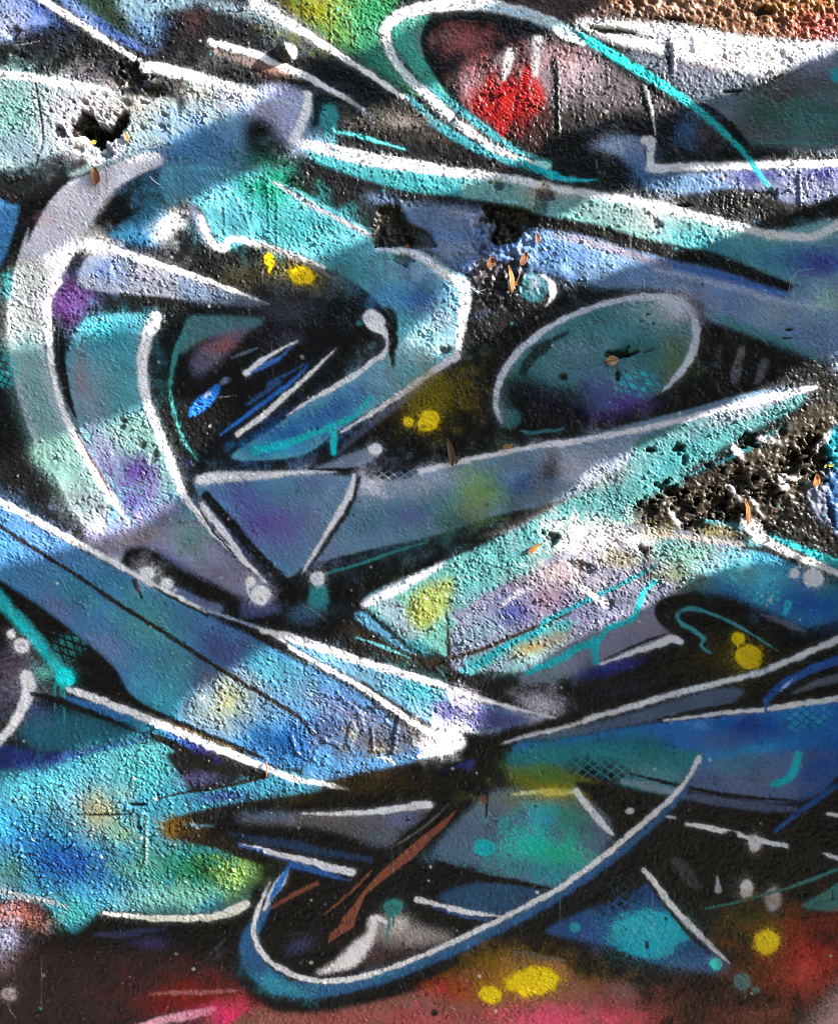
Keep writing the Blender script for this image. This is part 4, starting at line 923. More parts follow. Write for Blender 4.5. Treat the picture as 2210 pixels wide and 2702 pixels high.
# right bottom fields
P('D2', S(80,98,122), 40, [(960,530),(1120,340),(1280,200),(1420,170),(1736,200),(1960,330),(1960,500),(1820,640),(1600,745),(1400,690),(1200,620),(1050,600)], part=('grey_paint_field', 'grey and green field inside the loop'))
D('D2', S(62,96,122), 1000, 560, 90, 40, None, .7)
D('D2', S(95,105,95), 1420, 240, 130, 60, None, .7)
D('D2', S(120,116,34), 1640, 230, 240, 60, None, .8)
D('D2', S(46,150,178), 1600, 330, 120, 80, None, .9)
D('D2', S(40,175,172), 1530, 500, 170, 110, None, 1)
D('D2', S(36,170,140), 1680, 560, 150, 90, None, .95)
D('D2', S(64,120,134), 1450, 640, 180, 50, None, .8)
D('D3', S(40,130,150), 100, 660, 140, 60, None, .7)
D('D3', S(38,120,90), 190, 330, 90, 90, None, .7)
D('D2', CY, 1252, 510, 63, 52, 10, part=dot('cyan','round cyan dot left of the bright cyan spray'))
D('D2', S(46,140,150), 1375, 370, 34, 36, 24, .8)
P('D2', S(42,74,106), 30, [(1000,780),(1150,725),(1350,700),(1580,750),(1450,860),(1320,905),(1150,880),(1040,840)])
K('D2', BK, [30,50,40,26], [(980,600),(1200,670),(1420,710),(1620,745)], 18)
K('D2', S(44,74,130), [10,30,30], [(960,850),(1100,890),(1280,925)], 16, .8)
K('D2', WH, [44,36,34,42,38,28,8], [(868,808),(930,822),(1000,840),(1080,860),(1170,880),(1250,893),(1335,902)], 10, part=wl('short white dash inside the loop on the right'))
P('D2', S(120,118,36), 60, [(1380,60),(1500,20),(1736,60),(1900,130),(1900,210),(1500,190)], .8)
D('D2', S(60,110,60), 1560, 40, 160, 60, None, .7)
K(None, S(190,190,140), [10,36,40,40,40], [('D2',1410,205),('D2',1560,190),('D2',1700,192),('D3',80,196),('D3',230,190)], 16, .9)
D('D2', S(190,165,30), 1640, 190, 80, 30, None, .7)
K('D2', BK, [16,14,12], [(1268,190),(1266,260),(1262,332)], 6)
D('D2', S(120,60,40), 1250, 235, 14, 22, 8, .8)
# top right of D3
P('D3', S(36,112,122), 40, [(-120,-40),(400,-80),(930,-40),(930,60),(850,160),(720,210),(500,150),(300,60),(100,30),(-120,40)])
D('D3', S(90,130,140), 700, 90, 200, 50, None, .7, rot=10)
D('D3', S(60,105,45), 100, 90, 150, 60, None, .7)
P('D3', S(78,98,138), 40, [(880,60),(1200,-20),(1800,-40),(1800,120),(1500,240),(1300,238),(1100,200),(880,170)])
D('D3', S(100,105,140), 1250, 130, 190, 70, None, .8)
D('D3', S(30,72,145), 1680, 60, 190, 120, None, .95)
D('D3', S(60,130,150), 1150, 30, 150, 50, None, .6)
K('D3', CY, [60,58,56,60,40], [(1510,-20),(1490,60),(1455,110),(1400,145),(1360,150)], 24, .95)
P('D3', BK, 24, [(250,130),(420,150),(560,180),(850,225),(1200,260),(1500,255),(1640,200),(1800,100),(1800,860),(1500,850),(1250,820),(1000,880),(1100,1100),(900,960),(640,700),(560,760),(300,860),(50,960),(-40,960),(300,640),(480,440),(360,260),(240,160)])
N('D3', BK, 370, 75, 190, 80, 40, 35, -40, .39, 1, rot=8, part=('stencil_net','black net fading into the teal field'))
K('D3', S(112,128,144), [30,60,60,40], [(500,130),(620,150),(740,180),(850,210)], 26, .9)
K('D3', S(76,86,118), [30,60,66,60,30], [(820,210),(960,230),(1150,260),(1330,280),(1500,290)], 24, .9)
K('D3', BK, [10,22,26,24,10], [(540,85),(720,130),(900,170),(1150,215),(1500,242)], 10)
K('D3', S(30,78,138), [16,36,40,40], [(1375,415),(1480,335),(1620,235),(1800,110)], 12, part=('blue_paint_line','blue slanting line near the lower right edge'))
K('D3', S(36,84,140), [8,30,34], [(1500,250),(1600,190),(1760,60)], 20, .8)
K('D3', WH, [54,56,56,54,30], [(238,185),(280,245),(335,310),(390,375),(445,435)], 12, part=wl('slanting white bar left of the loop end'))
D('D3', S(175,170,175), 545, 300, 24, 18, 14)
K('D3', S(160,155,165), [10,26,10], [(745,330),(775,335),(805,340)], 10)
K('D3', WH, [30,42,42,40,36], [(875,378),(1000,400),(1130,428),(1270,465),(1435,498)], 9, part=wl('white dash in the black lower right'))
D('D3', BK, 1120, 455, 46, 38, 16)
D('D3', S(196,188,190), 1258, 482, 34, 50, 9, part=dot('grey','grey splotch on the white dash'))
K('D3', WH, [26,32,32], [(1680,318),(1730,325),(1800,340)], 10)
K('D3', WH, [6,24,30], [(1650,542),(1700,560),(1800,590)], 9)
P('D3', S(62,58,62), 16, [(780,580),(840,575),(900,630),(945,720),(930,750),(880,730),(820,650)], .9)
P('D3', S(150,150,158), 8, [(1045,665),(1060,720),(1070,765),(1030,765),(1038,710)], .9)
K('D3', S(48,48,52), [50,60], [(1140,690),(1140,770)], 30, .8)
D('D3', S(196,190,190), 1211, 745, 35, 50, 8, part=dot('grey','pale oval dot in the black lower right'))
D('D3', S(172,166,172), 1365, 812, 42, 66, 26, part=dot('grey','soft grey dot touching the thin teal line'))
K('D3', S(54,114,116), [6,14,20,24,28], [(975,860),(1150,822),(1350,770),(1550,705),(1800,610)], 8, part=('teal_paint_line','thin teal line rising to the right edge'))
P('D3', S(56,116,116), 16, [(1530,840),(1650,770),(1800,690),(1800,860),(1620,870)], .95)
K('D3', BK, 10, [(1705,760),(1705,810)], 6)
K('D3', BK, [8,10], [(1600,830),(1800,790)], 8, .6)
# blue triangle with cyan ellipse
P('D3', S(36,72,122), 26, [(60,985),(250,885),(420,820),(600,740),(650,720),(760,860),(900,1000),(1040,1110),(1120,1190),(1080,1245),(900,1215),(700,1175),(500,1105),(350,1055),(200,1030)], part=('blue_paint_triangle', 'blue triangle holding the cyan ellipse'))
D('D3', S(60,100,130), 860, 1180, 120, 40, None, .6)
D('D3', S(40,70,140), 380, 1010, 90, 60, None, .7)
N('D3', S(14,16,18), 480, 800, 160, 90, 46, 30, -40, .40, 1, rot=-20, part=('stencil_net','dark stencilled net above the cyan ellipse'))
N('D3', S(40,70,85), 500, 720, 120, 60, 46, 30, -40, .40, .5, rot=-20, lines=True)
D('D3', S(42,152,174), 655, 1005, 222, 132, 34, part=dot('cyan','large cyan ellipse in the blue triangle'))
D('D3', S(70,170,182), 600, 960, 120, 60, None, .4)
D('D3', S(44,130,148), 230, 965, 30, 30, 16)
D('D3', S(60,190,186), 1035, 1180, 34, 36, 10, part=dot('cyan','small cyan dot at the corner of the blue triangle'))
K('D3', BK, [20,24,24,20], [(640,690),(760,850),(880,1000),(1000,1110)], 16)
K('D3', WH, [30,44,50,50,46,38,10], [(625,640),(690,715),(760,810),(840,905),(920,985),(1010,1075),(1115,1172)], 10, part=wl('white line down the right side of the blue triangle'))
# bottom right colours
D('D3', S(84,74,8), 1300, 950, 200, 120, None, .8)
D('D3', S(90,52,16), 1350, 1200, 260, 170, None, .85)
D('D3', S(150,42,34), 1570, 1150, 210, 170, None, 1)
D('D3', S(175,70,60), 1500, 1250, 130, 90, None, .6)
D('D3', S(120,40,20), 1650, 950, 150, 60, None, .6)
D('D3', S(58,32,24), 950, 1420, 350, 120, None, .9)
D('D3', S(110,60,50), 1250, 1490, 250, 80, None, .7)
P('D3', S(128,74,72), 50, [(-100,1250),(150,1265),(520,1290),(590,1400),(600,1600),(-100,1600)], .95)
D('D3', S(168,66,78), 420, 1480, 220, 70, None, .95)
D('D3', S(120,84,20), 200, 1290, 200, 50, None, .6)
D('D3', S(120,100,100), 500, 1330, 80, 50, None, .5)
D('D3', S(120,64,58), 720, 1430, 120, 70, None, .6)
P('D3', S(158,128,132), 130, [(1800,1300),(1800,1600),(1560,1600),(1600,1480),(1690,1370)], .9)
D('D3', YE, 1330, 1050, 70, 66, 34, part=dot('yellow','yellow dot at the lower right edge'))
N('D3', S(24,14,14), 1650, 1030, 90, 60, 44, 35, -35, .38, .7)
D('D3', S(78,108,110), 1185, 1278, 46, 46, 14, .9, part=dot('teal','small grey teal splat at the lower right'))
K('D3', S(78,108,110), [10,6], [(1200,1300),(1204,1372)], 5)
D('D3', S(78,108,110), 1266, 1325, 22, 22, 8, .9)
# bottom band colours
P('D2', S(126,80,74), 30, [(-60,1430),(200,1428),(400,1410),(700,1372),(1000,1290),(1100,1240),(1300,1150),(1500,1130),(1736,1200),(1800,1600),(-60,1600)], part=('brown_paint_strip', 'salmon brown strip along the bottom'))
D('D2', S(160,36,36), 1060, 1320, 140, 60, None, .9)
D('D2', S(95,72,14), 1260, 1180, 190, 90, None, .95)
D('D2', S(130,62,24), 1280, 1320, 200, 100, None, .8)
D('D2', S(130,100,14), 1500, 1260, 260, 120, None, .7)
D('D2', S(205,80,110), 1640, 1500, 260, 80, None, 1)
D('D2', S(170,70,80), 900, 1490, 260, 50, None, .6)
D('D2', S(150,66,70), 400, 1500, 200, 50, None, .6)
D('D2', S(150,90,80), 150, 1480, 200, 50, None, .5)
K('D2', S(98,88,76), [10,30,34,16], [(1390,1105),(1480,1118),(1580,1135),(1720,1160)], 12, .9)
D('D2', YE, 1530, 1280, 146, 84, 22, part=dot('yellow','largest yellow dot at the bottom'))
D('D2', YE, 1288, 1350, 64, 48, 8, rot=15, part=dot('yellow','smaller yellow dot at the bottom beside the largest'))
K('D2', YE, [24,14], [(1300,1380),(1300,1405)], 6)
D('D2', S(20,16,18), 966, 1456, 19, 18, 6, part=dot('black','tiny black dot at the bottom edge'))
D('D2', S(180,70,95), 862, 1398, 14, 14, 8, .8)
# white loop
K(None, BK, [200,210,210,190,170,150,110,70], [('D1',1430,1080),('D1',1450,1230),('D1',1600,1330),('D2',100,1370),('D2',350,1370),('D2',600,1330),('D2',850,1250),('D2',1080,1150)], 50)
K(None, S(46,88,132), [50,120,150,150,130,120,116,104,92,80,72,72,70,70,66,60,50,36,16], [('D1',1530,860),('D1',1440,1000),('D1',1430,1120),('D1',1480,1220),('D1',1600,1290),('D2',80,1310),('D2',220,1325),('D2',380,1320),('D2',600,1275),('D2',850,1190),('D2',1100,1085),('D2',1350,965),('D2',1600,835),('D3',60,830),('D3',280,690),('D3',500,530),('D3',680,370),('D3',830,220),('D3',890,130)], 26)
D('D1', S(60,138,160), 1590, 1290, 150, 36, None, .7, rot=20)
D('D2', S(56,130,150), 100, 1320, 130, 30, None, .7)
D('D2', S(56,120,140), 700, 1225, 160, 30, None, .5, rot=-20)
K('D1', S(200,202,214), [20,60,60,20], [(1515,860),(1560,770),(1610,700),(1640,650)], 12)
K('D1', S(44,108,182), [16,46,44,12], [(1540,820),(1575,760),(1615,690),(1660,610)], 10, part=('blue_paint_patch','small blue leaf shaped patch inside the loop'))
K(None, WH, [14,30,36,40,42,42,42,42,42,42,42,42,42,42,42,42,44,44,46,46,44,40,36], [('D1',1545,710),('D1',1500,810),('D1',1465,900),('D1',1455,990),('D1',1480,1080),('D1',1540,1155),('D1',1640,1215),('D2',70,1195),('D2',180,1245),('D2',320,1275),('D2',480,1265),('D2',680,1215),('D2',900,1130),('D2',1100,1035),('D2',1300,942),('D2',1500,842),('D2',1690,735),('D3',220,688),('D3',420,545),('D3',600,390),('D3',740,265),('D3',850,150),('D3',935,10)], 8, part=wl('long white loop curving along the bottom'))
K('C3', WH, [36,38], [(925,1545),(940,1515)], 8)

# crumbling patch at the right: dusty dark crust, cyan and white remains of paint, pit rims whitened for sunlight
P('Z2', S(58,50,41), 60, [(160,730),(520,600),(900,420),(1300,120),(1560,-40),(1760,-20),(1760,330),(1500,520),(1700,640),(1400,800),(1200,960),(1000,900),(700,860),(300,930),(60,860)], .9)
P('Z2', S(26,23,21), 80, [(1200,900),(1500,700),(1760,900),(1760,1160),(1500,1080),(1250,1000)], .9)
D('Z2', S(120,110,80), 760, 1000, 170, 60, None, .7)
D('Z2', S(140,125,90), 250, 1000, 160, 60, None, .6)
P('Z2', L(175,185,205), 60, [(1480,640),(1640,640),(1640,940),(1560,900),(1500,760)], .9)
P('Z2', S(50,85,130), 50, [(1640,560),(1780,500),(1780,1000),(1700,960),(1650,760)], .9)
P('Z2', S(36,130,150), 40, [(1640,260),(1700,160),(1780,140),(1780,420),(1700,480)], .95)
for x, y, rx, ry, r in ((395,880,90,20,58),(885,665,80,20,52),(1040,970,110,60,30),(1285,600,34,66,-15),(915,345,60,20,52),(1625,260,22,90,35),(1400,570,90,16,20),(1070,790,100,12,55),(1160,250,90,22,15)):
    D('Z2', WL, x, y, rx, ry, 30, .85, rot=r)  # sun on the pits' lower rims, put in as white
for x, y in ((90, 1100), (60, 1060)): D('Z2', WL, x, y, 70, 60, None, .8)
# broken rim of the upper left hole: white paint, whitened further where sun hits the ledges
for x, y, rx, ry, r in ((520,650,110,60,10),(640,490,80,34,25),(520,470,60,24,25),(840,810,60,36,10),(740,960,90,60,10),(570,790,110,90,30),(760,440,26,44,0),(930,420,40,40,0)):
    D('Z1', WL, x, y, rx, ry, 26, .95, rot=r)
P('Z1', S(150,150,165), 40, [(900,760),(1080,640),(1160,600),(1150,760),(1060,900),(960,960),(880,860)], .9)
# round mortar knob: dark, the sunlight on its right flank painted as white
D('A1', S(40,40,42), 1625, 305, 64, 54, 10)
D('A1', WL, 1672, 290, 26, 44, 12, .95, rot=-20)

# the cans: deep, saturated enamel colours
lum = IMG.mean(-1, keepdims=True)
IMG[:] = lum + (IMG - lum) * 1.07
IMG *= np.clip(lum / .55, .02, 1) ** .17
# runs, scratches and stray splatter of many sessions
pr = np.random.default_rng(303)
for i in range(70):
    x, y = pr.uniform(20, 2190), pr.uniform(0, 900) if i < 50 else pr.uniform(900, 2700)
    t0, l = 'F', pr.uniform(20, 120); k = 1 / TILES['F'][2]
    c = [S(26,24,24), S(26,24,24), S(150,150,160), S(60,120,125)][pr.integers(4)]
    K('F', c, [pr.uniform(1, 3.4)] * 2 + [1.0], [(x * k, y * k), (x * k + pr.uniform(-2, 2), y * k + l / 2), (x * k + pr.uniform(-3, 3), y * k + l)], 3, pr.uniform(.15, .5))
for i in range(46):
    x, y, a = pr.uniform(20, 1720), pr.uniform(20, 2100), pr.uniform(-.9, .9); l = pr.uniform(15, 60)
    K('F', [S(170,170,178), S(24,22,22)][pr.integers(2)], [1.0, 2.2, .8], [(x, y), (x + l * .5, y - a * l * .4), (x + l, y - a * l)], 2.5, pr.uniform(.2, .55))
for i in range(300):
    x, y = pr.uniform(0, 1736), pr.uniform(0, 2122)
    c = [S(205,205,215), S(18,17,18), S(60,150,160), S(205,205,215), S(18,17,18)][pr.integers(5)]
    D('F', c, x, y, pr.uniform(1.2, 3.6) ** 1.15, None, 3, pr.uniform(.2, .6))
# dirt washed down from the breaks
for t, x, y, l, w, al in (('A2',680,1410,260,24,.4),('A2',820,1410,180,18,.35),('A2',1400,1330,200,22,.35),('A1',560,940,260,22,.3),('A1',460,900,200,16,.3),('B3',470,760,240,20,.35),('C3',120,300,200,18,.3),('C3',700,170,150,16,.3),('C3',900,180,220,18,.3),('A1',740,500,220,20,.35),('D1',790,280,200,14,.3),('C2',590,1270,120,14,.3)):
    K(t, S(40,36,32), [w, w * .8, w * .3], [(x, y), (x + 6, y + l / 2), (x + 2, y + l)], 26, al, g=1.2)
# general wear of the paint: overspray grain, thin places, dust
v = 1 + .06 * GRAIN + .06 * GRAIN_F + .06 * bn(60, seed=11)
IMG *= np.clip(v, .6, 1.4)[..., None]
sp = np.clip(bn(2.6, seed=21) - 2.9, 0, 1)[..., None] * np.clip(bn(120, .6, seed=22) * .5 + .5, 0, 1)[..., None]
IMG[:] = IMG * (1 - .5 * sp) + .5 * sp * S(150, 150, 155)
np.clip(IMG, .004, .88, out=IMG)
# ---------------------------------------------------------------- where the sun comes through the tree
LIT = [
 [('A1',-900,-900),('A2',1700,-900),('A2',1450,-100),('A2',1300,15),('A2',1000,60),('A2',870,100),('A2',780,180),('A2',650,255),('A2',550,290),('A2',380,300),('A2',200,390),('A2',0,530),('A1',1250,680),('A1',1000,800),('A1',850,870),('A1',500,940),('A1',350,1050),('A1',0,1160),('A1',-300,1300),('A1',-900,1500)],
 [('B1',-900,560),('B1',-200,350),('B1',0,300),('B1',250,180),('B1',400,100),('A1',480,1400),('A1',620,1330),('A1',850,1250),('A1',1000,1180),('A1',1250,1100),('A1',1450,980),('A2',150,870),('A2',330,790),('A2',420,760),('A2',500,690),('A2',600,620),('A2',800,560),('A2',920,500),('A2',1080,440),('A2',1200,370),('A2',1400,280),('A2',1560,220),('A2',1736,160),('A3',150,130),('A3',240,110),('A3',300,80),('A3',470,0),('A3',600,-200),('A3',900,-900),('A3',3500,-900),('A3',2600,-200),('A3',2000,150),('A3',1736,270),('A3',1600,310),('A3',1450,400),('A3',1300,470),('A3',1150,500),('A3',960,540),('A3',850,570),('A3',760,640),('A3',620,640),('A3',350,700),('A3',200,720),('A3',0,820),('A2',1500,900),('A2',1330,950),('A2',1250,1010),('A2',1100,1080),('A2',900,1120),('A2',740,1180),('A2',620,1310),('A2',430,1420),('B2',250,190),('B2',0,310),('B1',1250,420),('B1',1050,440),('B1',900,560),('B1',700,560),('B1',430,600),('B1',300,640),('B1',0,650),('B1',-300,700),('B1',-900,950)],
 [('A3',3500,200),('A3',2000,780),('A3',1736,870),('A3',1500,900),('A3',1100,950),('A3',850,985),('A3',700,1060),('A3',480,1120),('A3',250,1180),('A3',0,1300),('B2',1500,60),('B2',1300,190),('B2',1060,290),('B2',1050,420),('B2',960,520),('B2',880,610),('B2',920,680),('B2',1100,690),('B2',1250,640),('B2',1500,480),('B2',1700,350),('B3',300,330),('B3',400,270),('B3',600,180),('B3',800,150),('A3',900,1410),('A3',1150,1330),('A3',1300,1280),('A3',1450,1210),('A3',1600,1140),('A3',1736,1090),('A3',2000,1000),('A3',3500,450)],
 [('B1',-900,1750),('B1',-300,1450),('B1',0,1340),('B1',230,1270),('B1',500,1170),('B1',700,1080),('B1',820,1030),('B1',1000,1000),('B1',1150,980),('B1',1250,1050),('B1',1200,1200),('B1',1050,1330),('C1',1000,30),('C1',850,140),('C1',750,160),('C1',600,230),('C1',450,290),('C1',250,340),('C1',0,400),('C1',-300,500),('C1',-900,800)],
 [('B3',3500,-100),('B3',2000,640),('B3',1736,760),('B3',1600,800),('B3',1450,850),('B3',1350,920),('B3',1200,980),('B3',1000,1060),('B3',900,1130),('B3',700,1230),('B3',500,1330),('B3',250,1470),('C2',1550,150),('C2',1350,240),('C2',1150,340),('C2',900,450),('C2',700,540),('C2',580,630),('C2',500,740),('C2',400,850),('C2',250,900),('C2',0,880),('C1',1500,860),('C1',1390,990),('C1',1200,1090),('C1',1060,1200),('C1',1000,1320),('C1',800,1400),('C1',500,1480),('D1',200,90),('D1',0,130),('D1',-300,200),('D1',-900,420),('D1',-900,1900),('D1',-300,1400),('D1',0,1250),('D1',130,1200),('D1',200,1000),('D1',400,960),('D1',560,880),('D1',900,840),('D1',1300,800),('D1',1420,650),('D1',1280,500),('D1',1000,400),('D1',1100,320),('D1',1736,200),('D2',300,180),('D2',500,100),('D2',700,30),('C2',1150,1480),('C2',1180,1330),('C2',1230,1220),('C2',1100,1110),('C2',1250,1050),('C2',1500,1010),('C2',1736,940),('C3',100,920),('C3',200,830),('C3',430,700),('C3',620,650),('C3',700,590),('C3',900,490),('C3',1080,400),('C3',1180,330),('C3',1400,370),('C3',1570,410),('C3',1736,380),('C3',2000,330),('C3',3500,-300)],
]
# ---------------------------------------------------------------- relief of the plaster (metres, towards the viewer)
MP = FRAME_W / SRC_W
def to_world(t, x, y):
    ox, oy, s = TILES[t]
    return ((ox + x * s - SRC_W / 2) * MP, Z_EYE - (oy + y * s - SRC_H / 2) * MP)

def blob(t, x, y, rx, ry):
    (cx, cy), = tp(t, [(x, y)]); s = tsc(t)
    yy, xx = np.mgrid[0:GH, 0:GW] + .5
    return np.exp(-((xx - cx) / (rx * s)) ** 2 - ((yy - cy) / (ry * s)) ** 2)

ROUGH = np.full((GH, GW), 1.18, np.float32) + .22 * bn(130, .7, seed=31) + .12 * bn(40, .5, seed=32, ax=2.2)
for a in (('A1', 500, 300, 900, 500, .45), ('A3', 900, 150, 900, 400, .5), ('A2', 1400, 500, 500, 300, .35), ('C3', 700, 150, 700, 350, .45), ('C2', 1100, 650, 600, 400, .45),
          ('D1', 500, 350, 700, 500, .35), ('B2', 1350, 330, 300, 250, .5), ('C1', 1350, 1250, 400, 300, .3), ('B1', 700, 1250, 300, 300, .35),
          ('A1', 500, 1150, 350, 300, -.3), ('B1', 250, 900, 350, 300, -.25), ('B3', 900, 380, 700, 300, -.3), ('B2', 500, 900, 400, 300, -.1), ('C1', 1300, 300, 400, 250, -.35),
          ('F', 800, 1040, 300, 80, -.35), ('D2', 500, 700, 700, 500, -.05), ('D3', 900, 700, 900, 700, -.1)):
    ROUGH += (.3 if a[5] > 0 else .6) * a[5] * blob(*a[:5]).astype(np.float32)
ROUGH += (.40 * np.clip((np.arange(GH)[:, None] - .62 * GH) / (.2 * GH), 0, 1)).astype(np.float32)   # coarser coat low on the wall
ROUGH *= 1 + .26 * bn(26, .6, seed=33)
ROUGH = np.clip(ROUGH, .4, 2.0)
n9 = bn(9, .4, seed=42)
H = ROUGH * (.54e-3 * np.tanh(RELIEF * .8) + .20e-3 * n9)
H += ROUGH * 1.7e-3 * np.maximum(bn(6.5, .3, seed=44) - 1.6, 0)                 # proud grains
H -= ROUGH * 1.5e-3 * np.maximum(bn(7, .3, seed=45) - 1.9, 0)                   # pin holes and air pockets
H += .35e-3 * bn(34, .5, seed=46) + .9e-3 * bn(150, .5, seed=47)

def smooth_mask(p, soft):
    x0, y0, x1, y1 = win(p[:, 0].min(), p[:, 1].min(), p[:, 0].max(), p[:, 1].max(), soft * 3 + 3)
    return blur(poly_mask(p, x0, y0, x1, y1), soft), (slice(y0, y1), slice(x0, x1))
EDGE = bn(16, .6, seed=51); EDGE2 = bn(6, .5, seed=52)
CRUMB = .8 * bn(20, .45, seed=53) + .35 * bn(7, .4, seed=54)
RAW = np.zeros((GH, GW), np.float32)                                            # bare concrete in the breaks, darkened with their shade
def hole(t, x, y, rx, ry, mm, rot=0, jag=.28, raw=.9, rim=0.):
    (cx, cy), = tp(t, [(x, y)]); s = tsc(t)
    yy, xx = np.mgrid[0:GH, 0:GW] + .5
    th = math.radians(rot); u = (xx - cx) * math.cos(th) + (yy - cy) * math.sin(th); v = -(xx - cx) * math.sin(th) + (yy - cy) * math.cos(th)
    q = np.sqrt((u / (rx * s)) ** 2 + (v / (ry * s)) ** 2)
    small = min(1, min(rx, ry) * s / 9)
    q = q + jag * (EDGE * small + .5 * EDGE2 * (.4 + .6 * small)) * np.clip(q, 0, 1.2)
    m = sst((1.12 - q) / .42)
    H[:] -= (m * mm * 1e-3 * (1 + .16 * CRUMB)).astype(np.float32)
    if rim: H[:] += (np.exp(-((q - 1.2) / .22) ** 2) * rim * 1e-3).astype(np.float32)
    RAW[:] = np.maximum(RAW, (sst((.98 - q) / .4) * raw).astype(np.float32))
def broken(t, pts, mm, raw=1., soft=2.0, dark=None):
    "a piece broken out of the plaster: ragged outline, steep lip, rough floor"
    p = catmull(tp(t, pts), True, 5); p = p + np.stack([np.interp(np.arange(len(p)), np.arange(0, len(p), 1), EDGE2[5, :len(p)]), EDGE2[9, :len(p)]], 1) * 1.7
    m, s = smooth_mask(p, soft)
    m = sst((m + .12 * EDGE2[s] * m * (1 - m) * 4 - .2) / .6)
    H[s] -= m * mm * 1e-3 * (1 + .22 * CRUMB[s])
    RAW[s] = np.maximum(RAW[s], sst((m - .35) / .5) * raw)
def ridge(t, pts, w, mm, soft=10):
    p = tp(t, pts); sc = tsc(t); r = np.full(len(p), w * sc * .5)
    q = catmull(np.column_stack([p, r])) if len(p) > 2 else np.column_stack([p, r])
    d = line_dist(q[:, :2], q[:, 2], 0, 0, GW, GH, 8) + .5 * EDGE2
    H[:] += (sst(.5 - d / max(soft * sc, 1.6)) * mm * 1e-3).astype(np.float32)

broken('Z1', [(410,480),(470,420),(560,340),(640,290),(740,360),(800,440),(890,520),(960,460),(1040,390),(1110,330),(1170,420),(1110,560),(1000,650),(880,740),(760,790),(690,730),(640,640),(540,610),(430,600),(385,550)], 17)
broken('Z1', [(560,540),(700,520),(900,540),(1020,480),(1060,560),(960,650),(820,740),(720,700),(620,620)], 16, soft=3)
broken('Z1', [(210,560),(260,520),(340,560),(380,640),(320,650),(240,610)], 6, .8); broken('Z1', [(450,760),(540,790),(590,860),(520,850),(460,810)], 6, .6)
broken('Z1', [(780,770),(880,780),(960,820),(980,900),(900,930),(820,880)], 7, .5)
for x, y, r in ((460,180,40),(600,190,60),(700,70,40),(860,80,60),(1150,200,70),(1370,190,50),(1640,350,50),(1620,510,60),(1350,520,50),(250,520,40),(330,390,30),(900,390,40),(1000,340,34),(110,40,30),(160,300,34)):
    hole('Z1', x, y, r, r * .6, 3.5, 30, raw=.25)
hole('A1', 745, 430, 70, 75, 9); hole('A1', 860, 540, 50, 40, 4, raw=.5)
hole('A1', 75, 185, 45, 35, 6, raw=.5); hole('A1', 100, 310, 45, 25, 4, raw=.4)
broken('Z3', [(120,200),(170,160),(210,200),(270,130),(310,190),(300,260),(360,300),(370,370),(430,420),(380,490),(290,470),(220,500),(140,470),(80,480),(105,390),(85,310),(125,270)], 8, .95, 2.6)
broken('Z3', [(350,300),(480,350),(610,430),(600,490),(420,490),(360,420)], 5, .8)
broken('Z3', [(985,165),(1100,150),(1220,150),(1440,190),(1470,290),(1360,350),(1260,440),(1130,460),(1085,380),(1150,310),(1060,260)], 10)
broken('Z3', [(1450,30),(1560,0),(1590,80),(1530,200),(1480,230),(1440,180)], 4, .6)
hole('A2', 1330, 1060, 42, 36, 4, raw=.7); hole('A2', 1600, 1110, 42, 44, 4, raw=.7)
hole('B2', 790, 185, 65, 36, 4, raw=.7)
hole('B3', 470, 725, 80, 32, 9, -8); hole('B3', 480, 850, 18, 34, 5); hole('B3', 560, 720, 50, 14, 4, -20); hole('B3', 655, 705, 40, 10, 3, -20, raw=.5)
hole('B3', 165, 855, 26, 22, 4); hole('B3', 610, 535, 18, 14, 3, raw=.5); hole('B3', 680, 550, 10, 10, 3); hole('B3', 650, 495, 18, 8, 2)
hole('B3', 1455, 585, 26, 12, 4); hole('B3', 1440, 635, 40, 8, 2); hole('B3', 970, 770, 50, 46, 4, raw=.5); hole('B3', 1200, 790, 50, 40, 4, raw=.4)
hole('B3', 670, 1275, 26, 14, 5); hole('B3', 830, 1265, 34, 26, 5, raw=.5)
for x, y, rx, ry, mm, r in ((360,665,95,65,14,0),(480,800,75,100,13,-20),(190,830,70,75,11,0),(755,780,80,105,14,0),(940,590,110,85,15,20),(1170,690,80,75,12,0),(1380,440,100,75,16,-40),(1500,300,60,110,14,30),(880,850,80,60,11,0),(1000,260,62,55,13,0),(1600,400,80,110,18,20),(1440,600,60,30,7,0),(1280,190,30,45,6,0),(680,460,36,22,7,0),(210,330,50,26,6,0),(440,320,50,40,7,0),(480,420,24,50,6,0),(590,940,60,50,8,0),(1150,980,60,50,7,0),(150,1150,50,36,7,0),(1680,860,22,110,6,-12)):
    hole('Z2', x, y, rx, ry, mm * .75, r, jag=.42, raw=.7)
hole('C3', 95, 265, 46, 44, 8, raw=.8); hole('C3', 270, 425, 80, 34, 3, 10, raw=.5); hole('C3', 420, 640, 40, 24, 3, raw=.5); hole('C3', 640, 330, 34, 26, 5, raw=.6)
hole('A3', 1335, 1110, 56, 28, 5); hole('A3', 1135, 520, 55, 9, 5, -2); hole('A3', 860, 1175, 50, 10, 4); hole('A3', 700, 1280, 34, 28, 3, raw=.5)
hole('A3', 440, 170, 120, 20, 5, 6); hole('A3', 800, 105, 70, 16, 4, 10); hole('A3', 1300, 60, 60, 26, 4); hole('A3', 1390, 440, 40, 9, 3, -25)
hole('A3', 1390, 330, 60, 40, 3, raw=.4); hole('A3', 560, 30, 60, 50, 3, raw=.3)
hole('C2', 580, 1245, 40, 24, 3, raw=.6); hole('D1', 790, 265, 55, 10, 5, 0); hole('D1', 160, 555, 30, 12, 3, raw=.6); hole('D1', 800, 400, 16, 18, 3)
